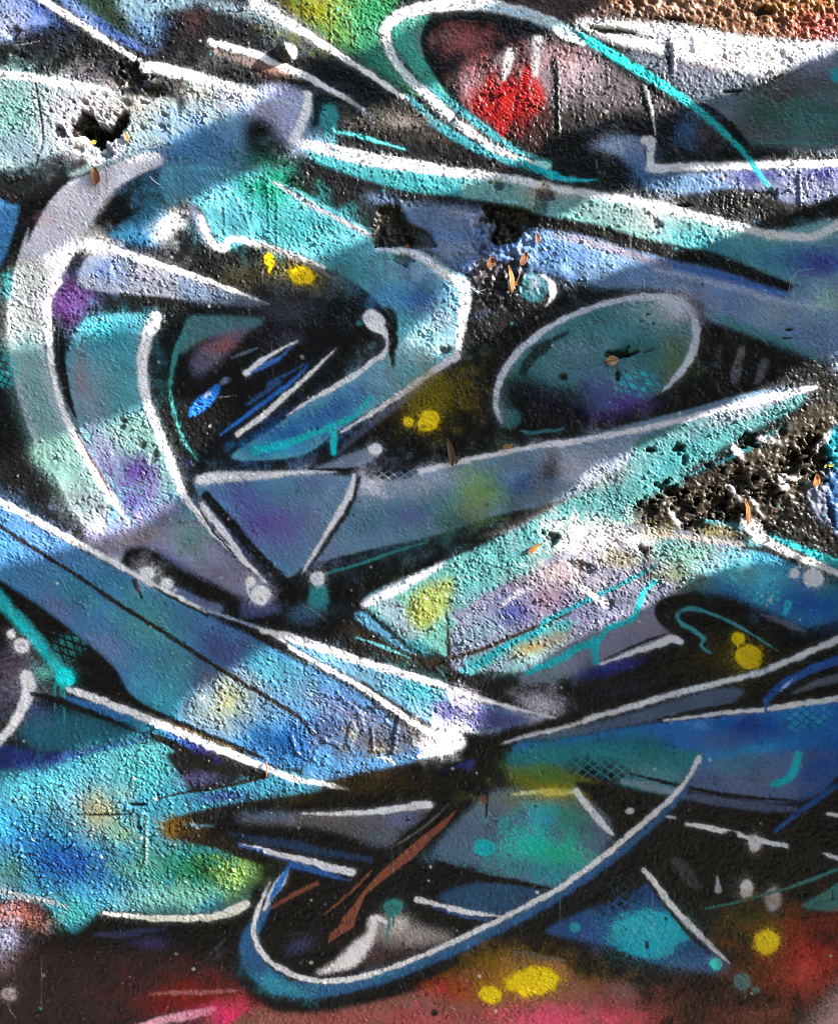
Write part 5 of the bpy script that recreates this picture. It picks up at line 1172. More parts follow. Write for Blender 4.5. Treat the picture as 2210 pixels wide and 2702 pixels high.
hole('B2', 880, 640, 60, 40, 2, raw=.2); hole('B2', 1030, 705, 40, 26, 3, raw=.7); hole('B1', 810, 1250, 26, 22, 3, raw=.6); hole('B1', 880, 1310, 22, 50, 3, 20, raw=.5)
hole('B1', 700, 1130, 22, 40, 2.5, 20, raw=.4); hole('B1', 720, 220, 60, 50, 1.5, raw=0); hole('A2', 1270, 560, 34, 30, 3, raw=0); hole('C1', 580, 105, 50, 30, 2, raw=.2)
hole('D3', 640, 1070, 16, 30, 2); hole('D3', 750, 920, 10, 12, 2)
# round knob of mortar, ridges of runny paint and board marks
(kx, ky), = tp('A1', [(1630, 300)]); yy, xx = np.mgrid[0:GH, 0:GW] + .5
kd = np.sqrt(((xx - kx) / (56 * TS * GS)) ** 2 + ((yy - ky) / (48 * TS * GS)) ** 2) + .05 * EDGE2
H += (.024 * np.sqrt(np.clip(1 - kd ** 2, 0, 1))).astype(np.float32)
for r in (('A3', [(792, 250), (795, 410)], 18, 3.5), ('A3', [(1095, 225), (1098, 330)], 14, 2), ('A3', [(1512, 1010), (1520, 1165)], 16, 2.5), ('A3', [(910, 210), (915, 290)], 14, 2),
          ('C2', [(770, 1280), (750, 1370), (735, 1480)], 18, 3.6), ('C2', [(500, 1330), (480, 1440)], 40, 2.5), ('C2', [(540, 1260), (545, 1320)], 24, 1.6), ('C2', [(612, 1350), (618, 1470)], 16, 2.2), ('C2', [(600, 1475), (720, 1475)], 16, 1.6), ('C2', [(330, 1410), (420, 1450)], 26, 2),
          ('C2', [(150, 1400), (190, 1500)], 20, 2), ('D1', [(805, 320), (810, 410)], 16, 1.6), ('D1', [(840, 320), (838, 600)], 18, 1.5), ('D1', [(740, 280), (820, 310)], 24, 1.6),
          ('A1', [(1225, 120), (1222, 650)], 6, .8), ('A1', [(1388, 20), (1392, 620)], 6, .8), ('A1', [(975, 600), (985, 800)], 14, .7), ('A1', [(1285, 1150), (1290, 1390)], 10, .9), ('A1', [(1535, 1000), (1545, 1390)], 10, .9), ('A1', [(1585, 1100), (1590, 1380)], 8, .8), ('A1', [(1330, 1100), (1400, 1230), (1450, 1400)], 10, .8), ('A1', [(1505, 220), (1520, 540)], 6, .7),
          ('A2', [(1640, 350), (1670, 480), (1680, 760)], 14, 1.2), ('A2', [(372, 60), (374, 270)], 10, .9), ('A2', [(492, 110), (496, 260)], 10, .9),
          ('A3', [(270, 400), (285, 690)], 12, 1.2), ('A3', [(130, 350), (135, 760)], 14, 1.4), ('A3', [(418, 380), (425, 520)], 14, 1.2), ('A3', [(630, 490), (660, 600), (688, 760)], 14, 3),
          ('A3', [(960, 1300), (1010, 1390)], 10, 1.6), ('B3', [(1470, 300), (1480, 480)], 6, .7), ('B3', [(560, 480), (760, 620), (830, 570)], 10, .9), ('B1', [(320, 310), (345, 350), (440, 360)], 10, 1.2), ('B1', [(80, 400), (160, 450)], 12, 1.4),
          ('C1', [(1420, 165), (1520, 100), (1650, 80)], 8, -1.0), ('B2', [(1050, 350), (1055, 440)], 12, 1), ('A3', [(210, 130), (250, 180), (290, 210)], 12, 1.4)):
    ridge(*r)
for t, c in (('A1', -1.2), ('A1', -1.2)):
    pass
ridge('A1', [(205, 470), (225, 620), (245, 800), (205, 940)], 10, -1.3)
ridge('D1', [(450, 322), (600, 320), (740, 316)], 9, -1.0)
for t, p in (('A1', [(740, 500), (780, 560), (770, 640), (820, 720), (880, 760)]), ('A2', [(980, 1380), (1060, 1440), (1090, 1519), (1150, 1560)]), ('B3', [(560, 715), (640, 690), (720, 700), (800, 660), (880, 670)]), ('B3', [(390, 740), (300, 700), (230, 690), (150, 640)]),
             ('C1', [(640, 720), (720, 800), (730, 900), (800, 990)]), ('D2', [(1300, 540), (1380, 600), (1400, 680), (1470, 720)]), ('D3', [(560, 960), (640, 1060), (700, 1080), (760, 1160)]), ('A3', [(1190, 520), (1290, 540), (1400, 520), (1480, 560)])):
    ridge(t, p, 4, -.9, 6)                                                                        # hairline cracks
# broken plaster at the right, crumbly top corner
def crumble(pts, mm, soft=14, wl=(24, 9), raw=.4):
    m, s = smooth_mask(catmull(mix(pts), True), soft * TS * GS)
    n = .8 * bn(wl[0], .45, seed=61) + .5 * bn(wl[1], .4, seed=62)
    H[s] += m * mm * 1e-3 * (n[s] - .3)
    RAW[s] = np.maximum(RAW[s], m * raw * sst(-n[s] * .8))
crumble([('C3',560,60),('B3',1050,1380),('B3',1300,1260),('B3',1500,1150),('B3',1800,1050),('C3',1800,260),('C3',1500,240),('C3',1300,200),('C3',1000,150),('C3',760,160)], 1.0, 40, raw=.05)
crumble([('A3',470,-40),('A3',1780,-40),('A3',1780,150),('A3',1300,170),('A3',870,120),('A3',560,80)], 1.8, 40, raw=.15)
crumble([('B2',1200,-60),('B2',1500,0),('B2',1480,330),('B2',1280,470),('B2',1180,280)], 2.0, 40, raw=.4)
crumble([('A2',1200,1210),('A2',1640,1180),('A2',1500,1330),('A2',1280,1400)], 2.0, 40, raw=.4)
fx = np.clip(np.minimum(np.arange(GW), np.arange(GW)[::-1]) / 8., 0, 1); fy = np.clip(np.minimum(np.arange(GH), np.arange(GH)[::-1]) / 8., 0, 1)
H *= (sst(fy)[:, None] * sst(fx)[None, :]).astype(np.float32)
raw_c = S(26, 23, 20) * np.clip(1 + .35 * CRUMB, .3, 2)[..., None]  # near black: shade inside the breaks sits in the concrete colour
IMG[:] = IMG * (1 - RAW[..., None]) + raw_c * RAW[..., None]

# ---------------------------------------------------------------- materials
def new_mat(name):
    m = bpy.data.materials.new(name); m.use_nodes = True
    return m, m.node_tree, m.node_tree.nodes['Principled BSDF']
def paint_material():
    m, nt, p = new_mat('sprayed_paint'); n = nt.nodes; l = nt.links
    at = n.new('ShaderNodeAttribute'); at.attribute_name = 'paint'
    l.new(at.outputs['Color'], p.inputs['Base Color'])
    tc = n.new('ShaderNodeTexCoord'); nz = n.new('ShaderNodeTexNoise'); nz.inputs['Scale'].default_value = 160; nz.inputs['Detail'].default_value = 3
    l.new(tc.outputs['Object'], nz.inputs['Vector'])
    mr = n.new('ShaderNodeMapRange'); mr.inputs['To Min'].default_value = .28; mr.inputs['To Max'].default_value = .5
    l.new(nz.outputs['Fac'], mr.inputs['Value']); l.new(mr.outputs['Result'], p.inputs['Roughness'])
    p.inputs['Specular IOR Level'].default_value = .24
    n2 = n.new('ShaderNodeTexNoise'); n2.inputs['Scale'].default_value = 620; n2.inputs['Detail'].default_value = 2
    l.new(tc.outputs['Object'], n2.inputs['Vector'])
    b = n.new('ShaderNodeBump'); b.inputs['Strength'].default_value = .35; b.inputs['Distance'].default_value = .0006
    l.new(n2.outputs['Fac'], b.inputs['Height']); l.new(b.outputs['Normal'], p.inputs['Normal'])
    return m
PAINT = paint_material()
def noise_mat(name, c1, c2, scale, rough=.9, bump=0, detail=5):
    m, nt, p = new_mat(name); n = nt.nodes; l = nt.links
    tc = n.new('ShaderNodeTexCoord'); nz = n.new('ShaderNodeTexNoise'); nz.inputs['Scale'].default_value = scale; nz.inputs['Detail'].default_value = detail
    l.new(tc.outputs['Object'], nz.inputs['Vector'])
    r = n.new('ShaderNodeValToRGB'); r.color_ramp.elements[0].position = .3; r.color_ramp.elements[1].position = .7
    r.color_ramp.elements[0].color = (*c1, 1); r.color_ramp.elements[1].color = (*c2, 1)
    l.new(nz.outputs['Fac'], r.inputs['Fac']); l.new(r.outputs['Color'], p.inputs['Base Color'])
    p.inputs['Roughness'].default_value = rough
    if bump:
        b = n.new('ShaderNodeBump'); b.inputs['Strength'].default_value = .6; b.inputs['Distance'].default_value = bump
        l.new(nz.outputs['Fac'], b.inputs['Height']); l.new(b.outputs['Normal'], p.inputs['Normal'])
    return m
CONCRETE = noise_mat('grey_concrete', (.16, .155, .15), (.3, .29, .28), 9, .9, .004)
EARTH = noise_mat('dry_ground', (.10, .085, .06), (.2, .175, .13), 3, .95, .02)
BARK = noise_mat('bark', (.06, .045, .035), (.14, .11, .085), 25, .95, .01)

# ---------------------------------------------------------------- mesh helpers
def mesh_np(name, verts, faces, mat, parent=None, smooth=True, colors=None):
    "verts (n,3), faces (m,4) or (m,3) arrays"
    me = bpy.data.meshes.new(name); verts = np.asarray(verts, np.float32); faces = np.asarray(faces, np.int32)
    k = faces.shape[1]
    me.vertices.add(len(verts)); me.vertices.foreach_set('co', verts.ravel())
    me.loops.add(faces.size); me.loops.foreach_set('vertex_index', faces.ravel())
    me.polygons.add(len(faces)); me.polygons.foreach_set('loop_start', np.arange(0, faces.size, k, dtype=np.int32))
    me.polygons.foreach_set('loop_total', np.full(len(faces), k, np.int32))
    if smooth: me.polygons.foreach_set('use_smooth', np.ones(len(faces), bool))
    me.update(calc_edges=True)
    if colors is not None:
        at = me.attributes.new('paint', 'FLOAT_COLOR', 'POINT')
        at.data.foreach_set('color', np.column_stack([colors, np.ones(len(colors))]).astype(np.float32).ravel())
    me.materials.append(mat)
    o = bpy.data.objects.new(name, me); COL.objects.link(o)
    if parent: o.parent = parent
    return o
def quads(nx, nz, off=0):
    i = np.arange((nz - 1) * (nx - 1)); r, c = i // (nx - 1), i % (nx - 1)
    a = r * nx + c + off
    return np.stack([a, a + nx, a + nx + 1, a + 1], 1)      # rows run downwards: faces look at -y
def tag(o, label=None, cat=None, group=None, kind=None):
    for k, v in (('label', label), ('category', cat), ('group', group), ('kind', kind)):
        if v: o[k] = v
    return o

# ---------------------------------------------------------------- ground and wall
g = mesh_np('ground', [(-300, -300, 0), (300, -300, 0), (300, 300, 0), (-300, 300, 0)], [(0, 1, 2, 3)], EARTH, smooth=False)
tag(g, kind='structure')

cx = ((np.arange(GW) + .5 - MARG) / GS - SRC_W / 2) * MP
cz = Z_EYE - ((np.arange(GH) + .5 - MARG) / GS - SRC_H / 2) * MP
XX, ZZ = np.meshgrid(cx, cz)
Vd = np.stack([XX, -H, ZZ], -1).reshape(-1, 3)
vs, fs, cs = [Vd], [quads(GW, GH)], [IMG.reshape(-1, 3)]
# the wall goes on beyond the picture: the same mural, mirrored about the edges of the painted field
SOFT_IMG = np.stack([blur(IMG[..., k], 1.3) for k in range(3)], -1)
def outer(x0, x1, z0, z1, step):
    nx, nz = max(int((x1 - x0) / step) + 2, 2), max(int((z0 - z1) / step) + 2, 2)
    xs, zs = np.linspace(x0, x1, nx), np.linspace(z0, z1, nz)
    u = np.interp(xs, [cx[0], cx[-1]], [0, GW - 1]); u = (xs - cx[0]) / (cx[-1] - cx[0]) * (GW - 1); v = (zs - cz[0]) / (cz[-1] - cz[0]) * (GH - 1)
    def refl(a, n): a = np.abs(a) % (2 * (n - 1)); return np.where(a > n - 1, 2 * (n - 1) - a, a)
    ui, vi = refl(u, GW).round().astype(int), refl(v, GH).round().astype(int)
    X, Z = np.meshgrid(xs, zs)
    far = np.maximum(np.maximum(cx[0] - X, X - cx[-1]), np.maximum(Z - cz[0], cz[-1] - Z))
    h = H[np.ix_(vi, ui)] * np.clip(far / .03, 0, 1)
    off = sum(len(q) for q in vs)
    vs.append(np.stack([X, -h, Z], -1).reshape(-1, 3)); fs.append(quads(nx, nz, off)); 
    # a hand's breadth past the edge other pieces of the mural take over
    uj = ((GW - 1 - u * .83 + 210) % (GW - 1)).astype(int); vj = ((GH - 1 - v * .9 + 330) % (GH - 1)).astype(int)
    wmix = sst((far + .05 * np.sin(9 * X + 6 * Z)) / .14)[..., None]
    cs.append((SOFT_IMG[np.ix_(vi, ui)] * (1 - wmix) + SOFT_IMG[np.ix_(vj, uj)] * wmix).reshape(-1, 3))
WX, WT = 3.6, 3.3
xl, xr, zt, zb = cx[0], cx[-1], cz[0], cz[-1]
outer(xl - .5, xl, zt + .3, zb - .3, .006); outer(xr, xr + .5, zt + .3, zb - .3, .006)
outer(xl, xr, zt + .3, zt, .006); outer(xl, xr, zb, zb - .3, .006)
outer(-WX, xl - .5, WT, 0, .02); outer(xr + .5, WX, WT, 0, .02)
outer(xl - .5, xr + .5, WT, zt + .3, .02); outer(xl - .5, xr + .5, zb - .3, 0, .02)
# unseen leafy mass added behind the viewer to keep low sky off the wall
wg = np.random.default_rng(9)
wn_x, wn_z = 160, 50
wxs = np.linspace(-26, 6, wn_x); wzs = np.linspace(9.0, -.2, wn_z)
WXX, WZZ = np.meshgrid(wxs, wzs)
wb = bn(7, .6, (wn_z, wn_x), 91) * .5 + bn(18, .6, (wn_z, wn_x), 92) * .7
top = np.clip((WZZ - 7.2) / 1.6, 0, 1)
wv = np.stack([WXX + .1 * bn(5, .5, (wn_z, wn_x), 93), -6.5 + .45 * wb - 1.2 * top, WZZ + .5 * top * bn(12, .6, (wn_z, wn_x), 94)], -1).reshape(-1, 3)
sky_blocker = mesh_np('sky_blocker', wv, quads(wn_x, wn_z)[:, ::-1], noise_mat('sky_blocker_leaves', (.015, .03, .008), (.06, .1, .03), 2.5, .8), smooth=False)
tag(sky_blocker, 'unseen leafy mass added to keep the low sky off the wall', None, None, 'stuff')
wall = mesh_np('graffiti_wall', np.vstack(vs), np.vstack(fs), PAINT, colors=np.vstack(cs))
tag(wall, 'rough plastered wall covered in swirling blue, black and white graffiti', 'wall', kind='thing')
def box(name, x0, x1, y0, y1, z0, z1, mat, parent=None):
    v = [(x, y, z) for z in (z0, z1) for y in (y0, y1) for x in (x0, x1)]
    f = [(0, 1, 5, 4), (1, 3, 7, 5), (3, 2, 6, 7), (2, 0, 4, 6), (4, 5, 7, 6), (0, 2, 3, 1)]
    return mesh_np(name, v, f, mat, parent, smooth=False)
box('wall_core', -WX, WX, .07, .26, 0, WT, CONCRETE, wall)
box('coping', -WX - .04, WX + .04, -.05, .31, WT + .002, WT + .1, CONCRETE, wall)

# every bold mark of paint is a thin skin of its own on the plaster
gyy, gxx = np.gradient(H, MP / GS)
NRM = np.stack([gxx * -1, -np.ones_like(H), gyy], -1); NRM /= np.linalg.norm(NRM, axis=-1, keepdims=True)
def islands(m):
    "label the connected pieces of a boolean grid, run by run"
    up = []; lab = np.full(m.shape, -1, np.int32); prev = []
    def find(k):
        while up[k] != k: up[k] = up[up[k]]; k = up[k]
        return k
    for y in range(m.shape[0]):
        d = np.diff(np.concatenate([[0], m[y].astype(np.int8), [0]])); st, en = np.nonzero(d == 1)[0], np.nonzero(d == -1)[0]
        cur = []
        for x0, x1 in zip(st, en):
            k = len(up); up.append(k)
            for (p0, p1, pk) in prev:
                if p0 < x1 and x0 < p1: up[find(pk)] = find(k)
            lab[y, x0:x1] = k; cur.append((x0, x1, k))
        prev = cur
    root = np.array([find(k) for k in range(len(up))] + [-1])
    return root[lab]
for i, (nm, lb) in enumerate(PARTS):
    o = OWNER == i
    q = (o[:-1, :-1].astype(np.int8) + o[1:, :-1] + o[:-1, 1:] + o[1:, 1:]) >= 3
    if not q.any(): continue
    ys, xs = np.nonzero(q.any(1))[0], np.nonzero(q.any(0))[0]
    x0, y0 = xs[0], ys[0]; q = q[y0:ys[-1] + 1, x0:xs[-1] + 1]
    lab = islands(q); ids, cnt = np.unique(lab[lab >= 0], return_counts=True)
    for k, n_ in zip(ids, cnt):
        if n_ < max(14, .02 * cnt.max()): continue                      # specks stay in the wall's own paint
        r, c = np.nonzero(lab == k); r += y0; c += x0
        f = np.stack([r * GW + c, (r + 1) * GW + c, (r + 1) * GW + c + 1, r * GW + c + 1], 1)
        u, inv = np.unique(f, return_inverse=True)
        v = Vd[u].copy(); v[:, 1] -= .00012
        po = mesh_np(nm, v, inv.reshape(f.shape), PAINT, wall, colors=IMG.reshape(-1, 3)[u])
        po.data.normals_split_custom_set_from_vertices(NRM.reshape(-1, 3)[u].tolist())
        po['label'] = lb

# ---------------------------------------------------------------- dry leaves and twigs caught on the wall
random.seed(5)
def leaf_mat(name, c, c2):
    return noise_mat(name, c, c2, 90, .6, .0006)
LM = {'brown': leaf_mat('leaf_brown', (.13, .05, .02), (.24, .09, .035)), 'dark': leaf_mat('leaf_dark', (.07, .03, .018), (.13, .055, .03)),
      'ochre': leaf_mat('leaf_ochre', (.26, .13, .03), (.42, .23, .06)), 'tan': leaf_mat('leaf_tan', (.34, .2, .09), (.5, .32, .17)),
      'orange': leaf_mat('leaf_orange', (.3, .11, .025), (.45, .18, .045)), 'red': leaf_mat('leaf_red', (.26, .05, .02), (.36, .09, .03)),
      'yellow': leaf_mat('leaf_yellow', (.45, .4, .04), (.6, .5, .06)), 'twig': leaf_mat('twig_brown', (.10, .06, .04), (.2, .12, .08)), 'web': leaf_mat('web_grey', (.5, .5, .5), (.65, .65, .65))}
def surf(x, z):
    i = min(max(int((x - cx[0]) / (cx[1] - cx[0])), 3), GW - 4); j = min(max(int((z - cz[0]) / (cz[1] - cz[0])), 3), GH - 4)
    return -float(np.sort(H[j - 3:j + 4, i - 3:i + 4].ravel())[-6])
def tube(name, pts, r, mat, parent=None, k=6):
    pts = [Vector(p) for p in pts]; rs = r if isinstance(r, (list, tuple)) else [r] * len(pts)
    v, f = [], []
    for i, p in enumerate(pts):
        d = (pts[min(i + 1, len(pts) - 1)] - pts[max(i - 1, 0)]).normalized()
        a = d.cross(Vector((.3, .9, .2))).normalized(); b = d.cross(a)
        for j in range(k):
            t = 2 * math.pi * j / k; v.append(p + (a * math.cos(t) + b * math.sin(t)) * rs[i])
    for i in range(len(pts) - 1):
        for j in range(k):
            f.append((i * k + j, i * k + (j + 1) % k, (i + 1) * k + (j + 1) % k, (i + 1) * k + j))
    return mesh_np(name, [tuple(q) for q in v], f, mat, parent)
def dry_leaf(t, x, y, length, width, ang, mat, label, curl=.5, tilt=25, shape=1.0, group='dry leaves caught on the wall'):
    "length, width in tile px; ang = direction of the tip, degrees counter-clockwise from right"
    wx, wz = to_world(t, x, y); s = TILES[t][2] * MP; Ln, Wd = length * s, width * s
    nu, nv = 13, 7; v = []; Ln *= .9; Wd *= .88
    rr = random.Random(hash((t, x)) & 255)
    for i in range(nu):
        u = i / (nu - 1); half = .5 * Wd * (math.sin(math.pi * u ** (.85 * shape)) ** .8 + .02) * (1 + .06 * rr.uniform(-1, 1))
        for j in range(nv):
            w = (j / (nv - 1)) * 2 - 1
            lift = curl * Wd * .45 * w * w + .10 * Ln * math.sin(u * math.pi) * curl + .03 * Wd * math.sin(9 * u + 3 * w)
            v.append(((u - .5) * Ln, w * half, lift + abs(w) * .02 * Wd))
    f = [(i * nv + j, (i + 1) * nv + j, (i + 1) * nv + j + 1, i * nv + j + 1) for i in range(nu - 1) for j in range(nv - 1)]
    o = mesh_np('dry_leaf', v, f, LM[mat])
    so = o.modifiers.new('thickness', 'SOLIDIFY'); so.thickness = .00035
    a = math.radians(ang); tl = math.radians(tilt)
    X = Vector((math.cos(a), 0, math.sin(a))); Nn = Vector((0, -1, 0)); Y = Nn.cross(X)
    Y2 = Y * math.cos(tl) + Nn * math.sin(tl); N2 = Nn * math.cos(tl) - Y * math.sin(tl)
    from mathutils import Matrix
    o.matrix_world = Matrix(((X.x, Y2.x, N2.x, wx), (X.y, Y2.y, N2.y, surf(wx, wz) - .0012 - .22 * Wd * abs(math.sin(tl))), (X.z, Y2.z, N2.z, wz), (0, 0, 0, 1)))
    mid = [(-.5 * Ln - .25 * Wd, 0, .02 * Wd)] + [((u - .5) * Ln, 0, .10 * Ln * math.sin(u * math.pi) * curl + .0005 + .03 * Wd * math.sin(9 * u)) for u in (0, .2, .4, .6, .8, 1)]
    tube('midrib', mid, [.0005, .00045, .0004, .00035, .0003, .00025, .0002], LM['twig'], o, 5)
    return tag(o, label, 'leaf', group)
dry_leaf('A1', 546, 1012, 116, 62, 95, 'brown', 'brown oval leaf stuck below the hole at the upper left', .5, 15)
dry_leaf('A1', 726, 788, 66, 30, 110, 'ochre', 'small ochre leaf scrap right of the upper left hole', .4, 20)
dry_leaf('A1', 522, 796, 36, 26, 20, 'yellow', 'tiny yellow leaf bit inside the upper left hole', .3, 20)
dry_leaf('B2', 1554, 66, 66, 36, 98, 'brown', 'small brown oval leaf on blue paint, uppermost of the cluster', .5, 20)
dry_leaf('B2', 1280, 205, 74, 54, 60, 'brown', 'crumpled brown leaf at the left of the leaf cluster', .8, 30)
dry_leaf('B2', 1470, 178, 96, 52, 65, 'brown', 'reddish brown leaf with a twig hanging below it', .7, 30)
dry_leaf('B2', 1395, 300, 176, 36, 97, 'ochre', 'long upright ochre leaf left of the cyan dot', .7, 35)
dry_leaf('B2', 1427, 322, 40, 26, 40, 'red', 'small red leaf scrap beside the long ochre leaf', .6, 20)
dry_leaf('B2', 812, 108, 26, 22, 70, 'red', 'tiny red leaf flake on white line above the arrow', .4, 10)
dry_leaf('B2', 1052, 1290, 180, 46, 100, 'dark', 'long dark brown leaf hanging over the white beam line', .6, 25)
dry_leaf('B2', 1094, 1335, 50, 18, 75, 'dark', 'thin dark leaf sliver beside the long dark leaf', .4, 20)
dry_leaf('B2', 1384, 1246, 66, 38, 12, 'tan', 'curled tan leaf just above the beam', .9, 40)
dry_leaf('B3', 445, 762, 84, 64, 10, 'tan', 'round tan leaf in the hole of the eye shaped oval', .25, 8, .9)
dry_leaf('C2', 1532, 315, 104, 30, 38, 'orange', 'orange leaf with a stalk on the cyan strip', .6, 25)
dry_leaf('C3', 1204, 108, 168, 36, 96, 'orange', 'long upright orange leaf in the broken plaster', .6, 30)
dry_leaf('B3', 1598, 1450, 80, 56, 80, 'orange', 'orange leaf scrap in the broken hole at right', .6, 25)
dry_leaf('B3', 1694, 1362, 34, 22, 15, 'yellow', 'yellow leaf bit in the broken hole at right', .3, 20)
dry_leaf('B3', 1662, 1368, 24, 16, 60, 'yellow', 'smallest yellow speck of leaf, in the right hole', .3, 20)
def twig(t, pts, r, mat, name, label, cat, group=None, branches=()):
    def w(p):
        x, z = to_world(t, p[0], p[1]); return (x, surf(x, z) - (p[2] if len(p) > 2 else .0018), z)
    o = tube(name, [w(p) for p in pts], r, LM[mat], None, 5)
    for b in branches: tube('branch', [w(p) for p in b], r * .7 if not isinstance(r, list) else r[-1], LM[mat], o, 5)
    return tag(o, label, cat, group)
twig('B2', [(1452, 215), (1456, 260), (1444, 300), (1425, 335)], .0007, 'twig', 'twig', 'thin twig hanging under the reddish brown leaf', 'twig', 'twigs on the wall')
twig('A1', [(810, 852), (870, 838), (920, 822, .006), (960, 832)], .0006, 'twig', 'twig', 'forked twig at the top end of the grey arc', 'twig', 'twigs on the wall', [[(915, 825, .005), (885, 865), (862, 902)], [(935, 835, .004), (948, 880), (946, 930)]])
twig('A1', [(606, 960), (612, 1000), (622, 1052)], .0006, 'twig', 'twig', 'short twig right of the brown oval leaf', 'twig', 'twigs on the wall')
twig('A1', [(860, 1010), (875, 1030), (916, 1062)], .0009, 'web', 'twig', 'pale splinter at the tip of the black crescent', 'twig', 'twigs on the wall')
twig('D1', [(1522, 15, .003), (1532, 40, .004), (1526, 70), (1528, 100)], .0012, 'red', 'twig', 'short reddish thorn on the lower white line', 'twig', 'twigs on the wall')
twig('C3', [(-40, 320, .004), (0, 302, .005), (60, 284)], .0006, 'twig', 'twig', 'stalk lying beside the orange leaf on the cyan strip', 'twig', 'twigs on the wall')
twig('C3', [(650, 300, .003), (654, 400), (652, 505)], .0008, 'twig', 'twig', 'dark upright twig across the pale green paint', 'twig', 'twigs on the wall')
for lb, pts in (('fine cobweb thread sloping down right of the arrow tip', [(1175, 345), (1210, 365), (1245, 385)]), ('fine bent cobweb thread rising right of the arrow tip', [(1160, 330), (1200, 372), (1260, 360)]), ('upright cobweb thread on the blue inside the arrow tip', [(1060, 345), (1050, 400), (1058, 470)])):
    twig('B2', [(x, y, .003) for x, y in pts], .00025, 'web', 'cobweb_thread', lb, 'cobweb', 'cobweb threads')
for lb, pts in (('drooping cobweb thread on the blue band at right', [(1250, 390), (1300, 430), (1345, 400)]), ('bent cobweb thread lying over the violet spot', [(1480, 300), (1500, 250), (1590, 240)]), ('cobweb thread rising to the left of the violet spot', [(1450, 380), (1460, 300), (1500, 255)])):
    twig('B3', [(x, y, .003) for x, y in pts], .00022, 'web', 'cobweb_thread', lb, 'cobweb', 'cobweb threads')

# ---------------------------------------------------------------- the tree that shades the wall, standing right of the picture
polys = [mix(p) for p in LIT]
PADX, PADY = 330, 330
litm = np.zeros((GH + 2 * PADY, GW + 2 * PADX), np.float32)
for p in polys: litm = np.maximum(litm, poly_mask(p + np.array([PADX, PADY]), 0, 0, GW + 2 * PADX, GH + 2 * PADY, 1))
wob = bn(46, .7, litm.shape, 71); wob2 = bn(18, .6, litm.shape, 72)
shade = blur(litm, 5.) + .17 * wob + .10 * wob2 < .5
DAPPLE = bn(30, .5, litm.shape, 73) > 1.75                                    # stray sprays of leaves in the gaps
shade |= DAPPLE
part_lit = np.zeros_like(litm)
for t, x, y, rx, ry, k in (('D2', 1560, 430, 260, 240, .45), ('D3', 1450, 1230, 420, 330, .35), ('D2', 1400, 1300, 380, 150, .3), ('B3', 150, 880, 10, 10, 0), ('C2', 300, 1420, 10, 10, 0)):
    (px, py), = tp(t, [(x, y)]); s = tsc(t)
    yy, xx = np.mgrid[0:litm.shape[0], 0:litm.shape[1]]
    part_lit = np.maximum(part_lit, k * np.exp(-((xx - PADX - px) / (rx * s)) ** 2 - ((yy - PADY - py) / (ry * s)) ** 2))
cell = MP / GS
def in_shade(P3):
    "project points along the sun ray on to the wall plane and read the pattern"
    d = P3[:, 1] / SUN.y
    x = P3[:, 0] - d * SUN.x; z = P3[:, 2] - d * SUN.z
    i = np.round((x - cx[0]) / cell).astype(int) + PADX; j = np.round((cz[0] - z) / cell).astype(int) + PADY
    ok = (i >= 0) & (j >= 0) & (i < litm.shape[1]) & (j < litm.shape[0])
    return ok & shade[np.clip(j, 0, litm.shape[0] - 1), np.clip(i, 0, litm.shape[1] - 1)], i, j
lr = np.random.default_rng(77)
NL = 115000
jx = lr.uniform(0, litm.shape[1], NL); jy = lr.uniform(0, litm.shape[0], NL)
wx = cx[0] + (jx - PADX) * cell; wz = cz[0] - (jy - PADY) * cell
dist = np.maximum((1.3 - wx) / SUN.x, .3) + .8 * lr.random(NL) ** 1.3   # the crown hangs just beyond the right edge of the view
cen = np.stack([wx + dist * SUN.x, dist * SUN.y, wz + dist * SUN.z], 1)
keep = cen[:, 2] > .35
S3 = np.array(SUN)
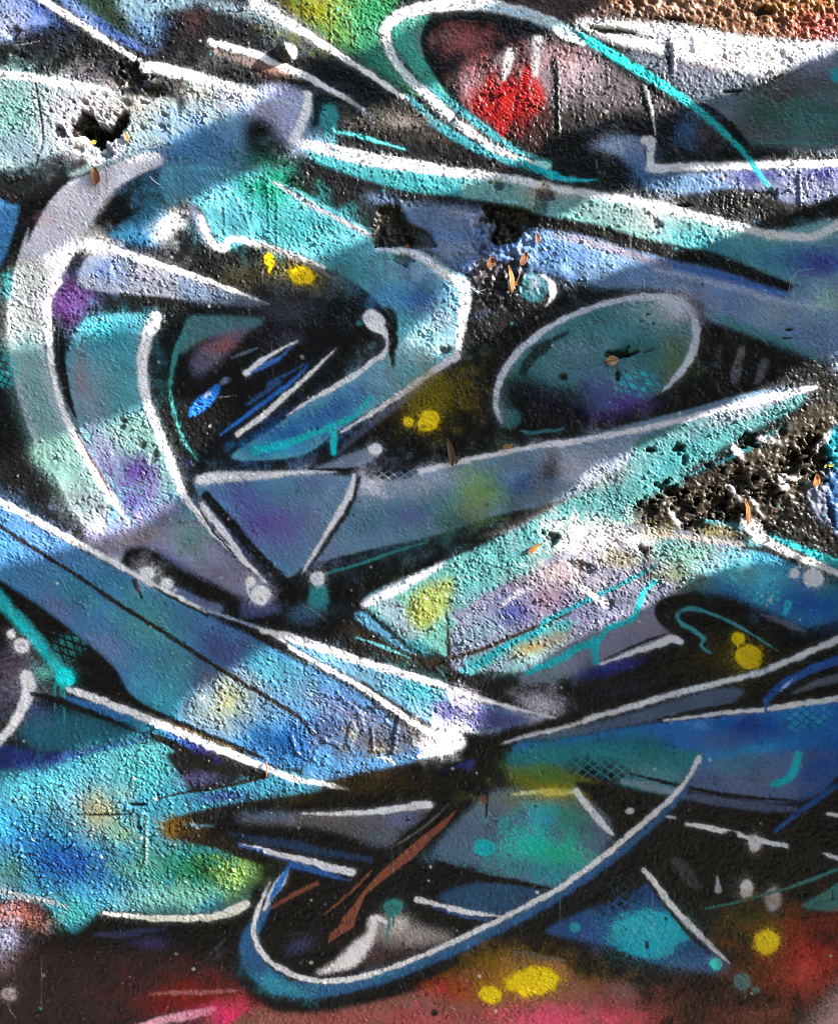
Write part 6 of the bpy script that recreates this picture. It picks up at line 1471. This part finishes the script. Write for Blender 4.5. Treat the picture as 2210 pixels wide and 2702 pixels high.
a = lr.normal(size=(NL, 3)); nrm = S3 + .75 * a; nrm /= np.linalg.norm(nrm, axis=1, keepdims=True)
b = lr.normal(size=(NL, 3)); ax1 = np.cross(nrm, b); ax1 /= np.linalg.norm(ax1, axis=1, keepdims=True); ax2 = np.cross(nrm, ax1)
ln = lr.uniform(.010, .026, NL)[:, None]; wd = ln * .42
c4 = [cen + ax1 * ln, cen + ax2 * wd + ax1 * .1 * ln, cen - ax1 * ln, cen - ax2 * wd + ax1 * .1 * ln]
for q in c4 + [cen]:
    s_, i_, j_ = in_shade(q); keep &= s_
s_, i_, j_ = in_shade(cen)
keep &= lr.random(NL) > part_lit[np.clip(j_, 0, litm.shape[0] - 1), np.clip(i_, 0, litm.shape[1] - 1)] * 1.6
c4 = [q[keep] for q in c4]; n = len(c4[0])
LEAF = noise_mat('green_leaf', (.035, .07, .015), (.07, .12, .03), 8, .5)
tree = bpy.data.objects.new('tree', None); COL.objects.link(tree); tree.location = (2.45, -.62, 0)
fo = mesh_np('foliage', np.stack(c4, 1).reshape(-1, 3), np.arange(4 * n).reshape(-1, 4), LEAF, smooth=False)
fo.parent = tree; fo.location = (-2.45, .62, 0); fo['kind'] = 'stuff'
def limb(nm, pts, r): return tube(nm, pts, r, BARK, tree, 10)
limb('trunk', [(0, 0, 0), (.03, .02, .9), (-.02, .03, 1.8), (.03, .04, 2.6), (.06, .03, 3.6)], [.12, .10, .085, .07, .03])
for p in ([(0, .03, 1.7), (-.2, .08, 2.1), (-.4, .12, 2.4), (-.55, .2, 2.6)], [(0, .02, 1.9), (.3, .05, 2.3), (.4, .0, 2.9), (.5, .05, 3.4)], [(0, .02, 1.3), (-.2, .1, 1.6), (-.42, .2, 1.8), (-.6, .3, 1.9)],
          [(.03, .04, 2.5), (-.2, .1, 2.9), (-.4, .12, 3.2), (-.5, .2, 3.5)]):
    limb('limb', p, [.045, .032, .02, .006])
tag(tree, 'leafy tree casting slanting bands of shade over the wall', 'tree')
print('leaves', n, 'tris', sum(len(o.data.polygons) * 2 for o in bpy.data.objects if o.type == 'MESH'))
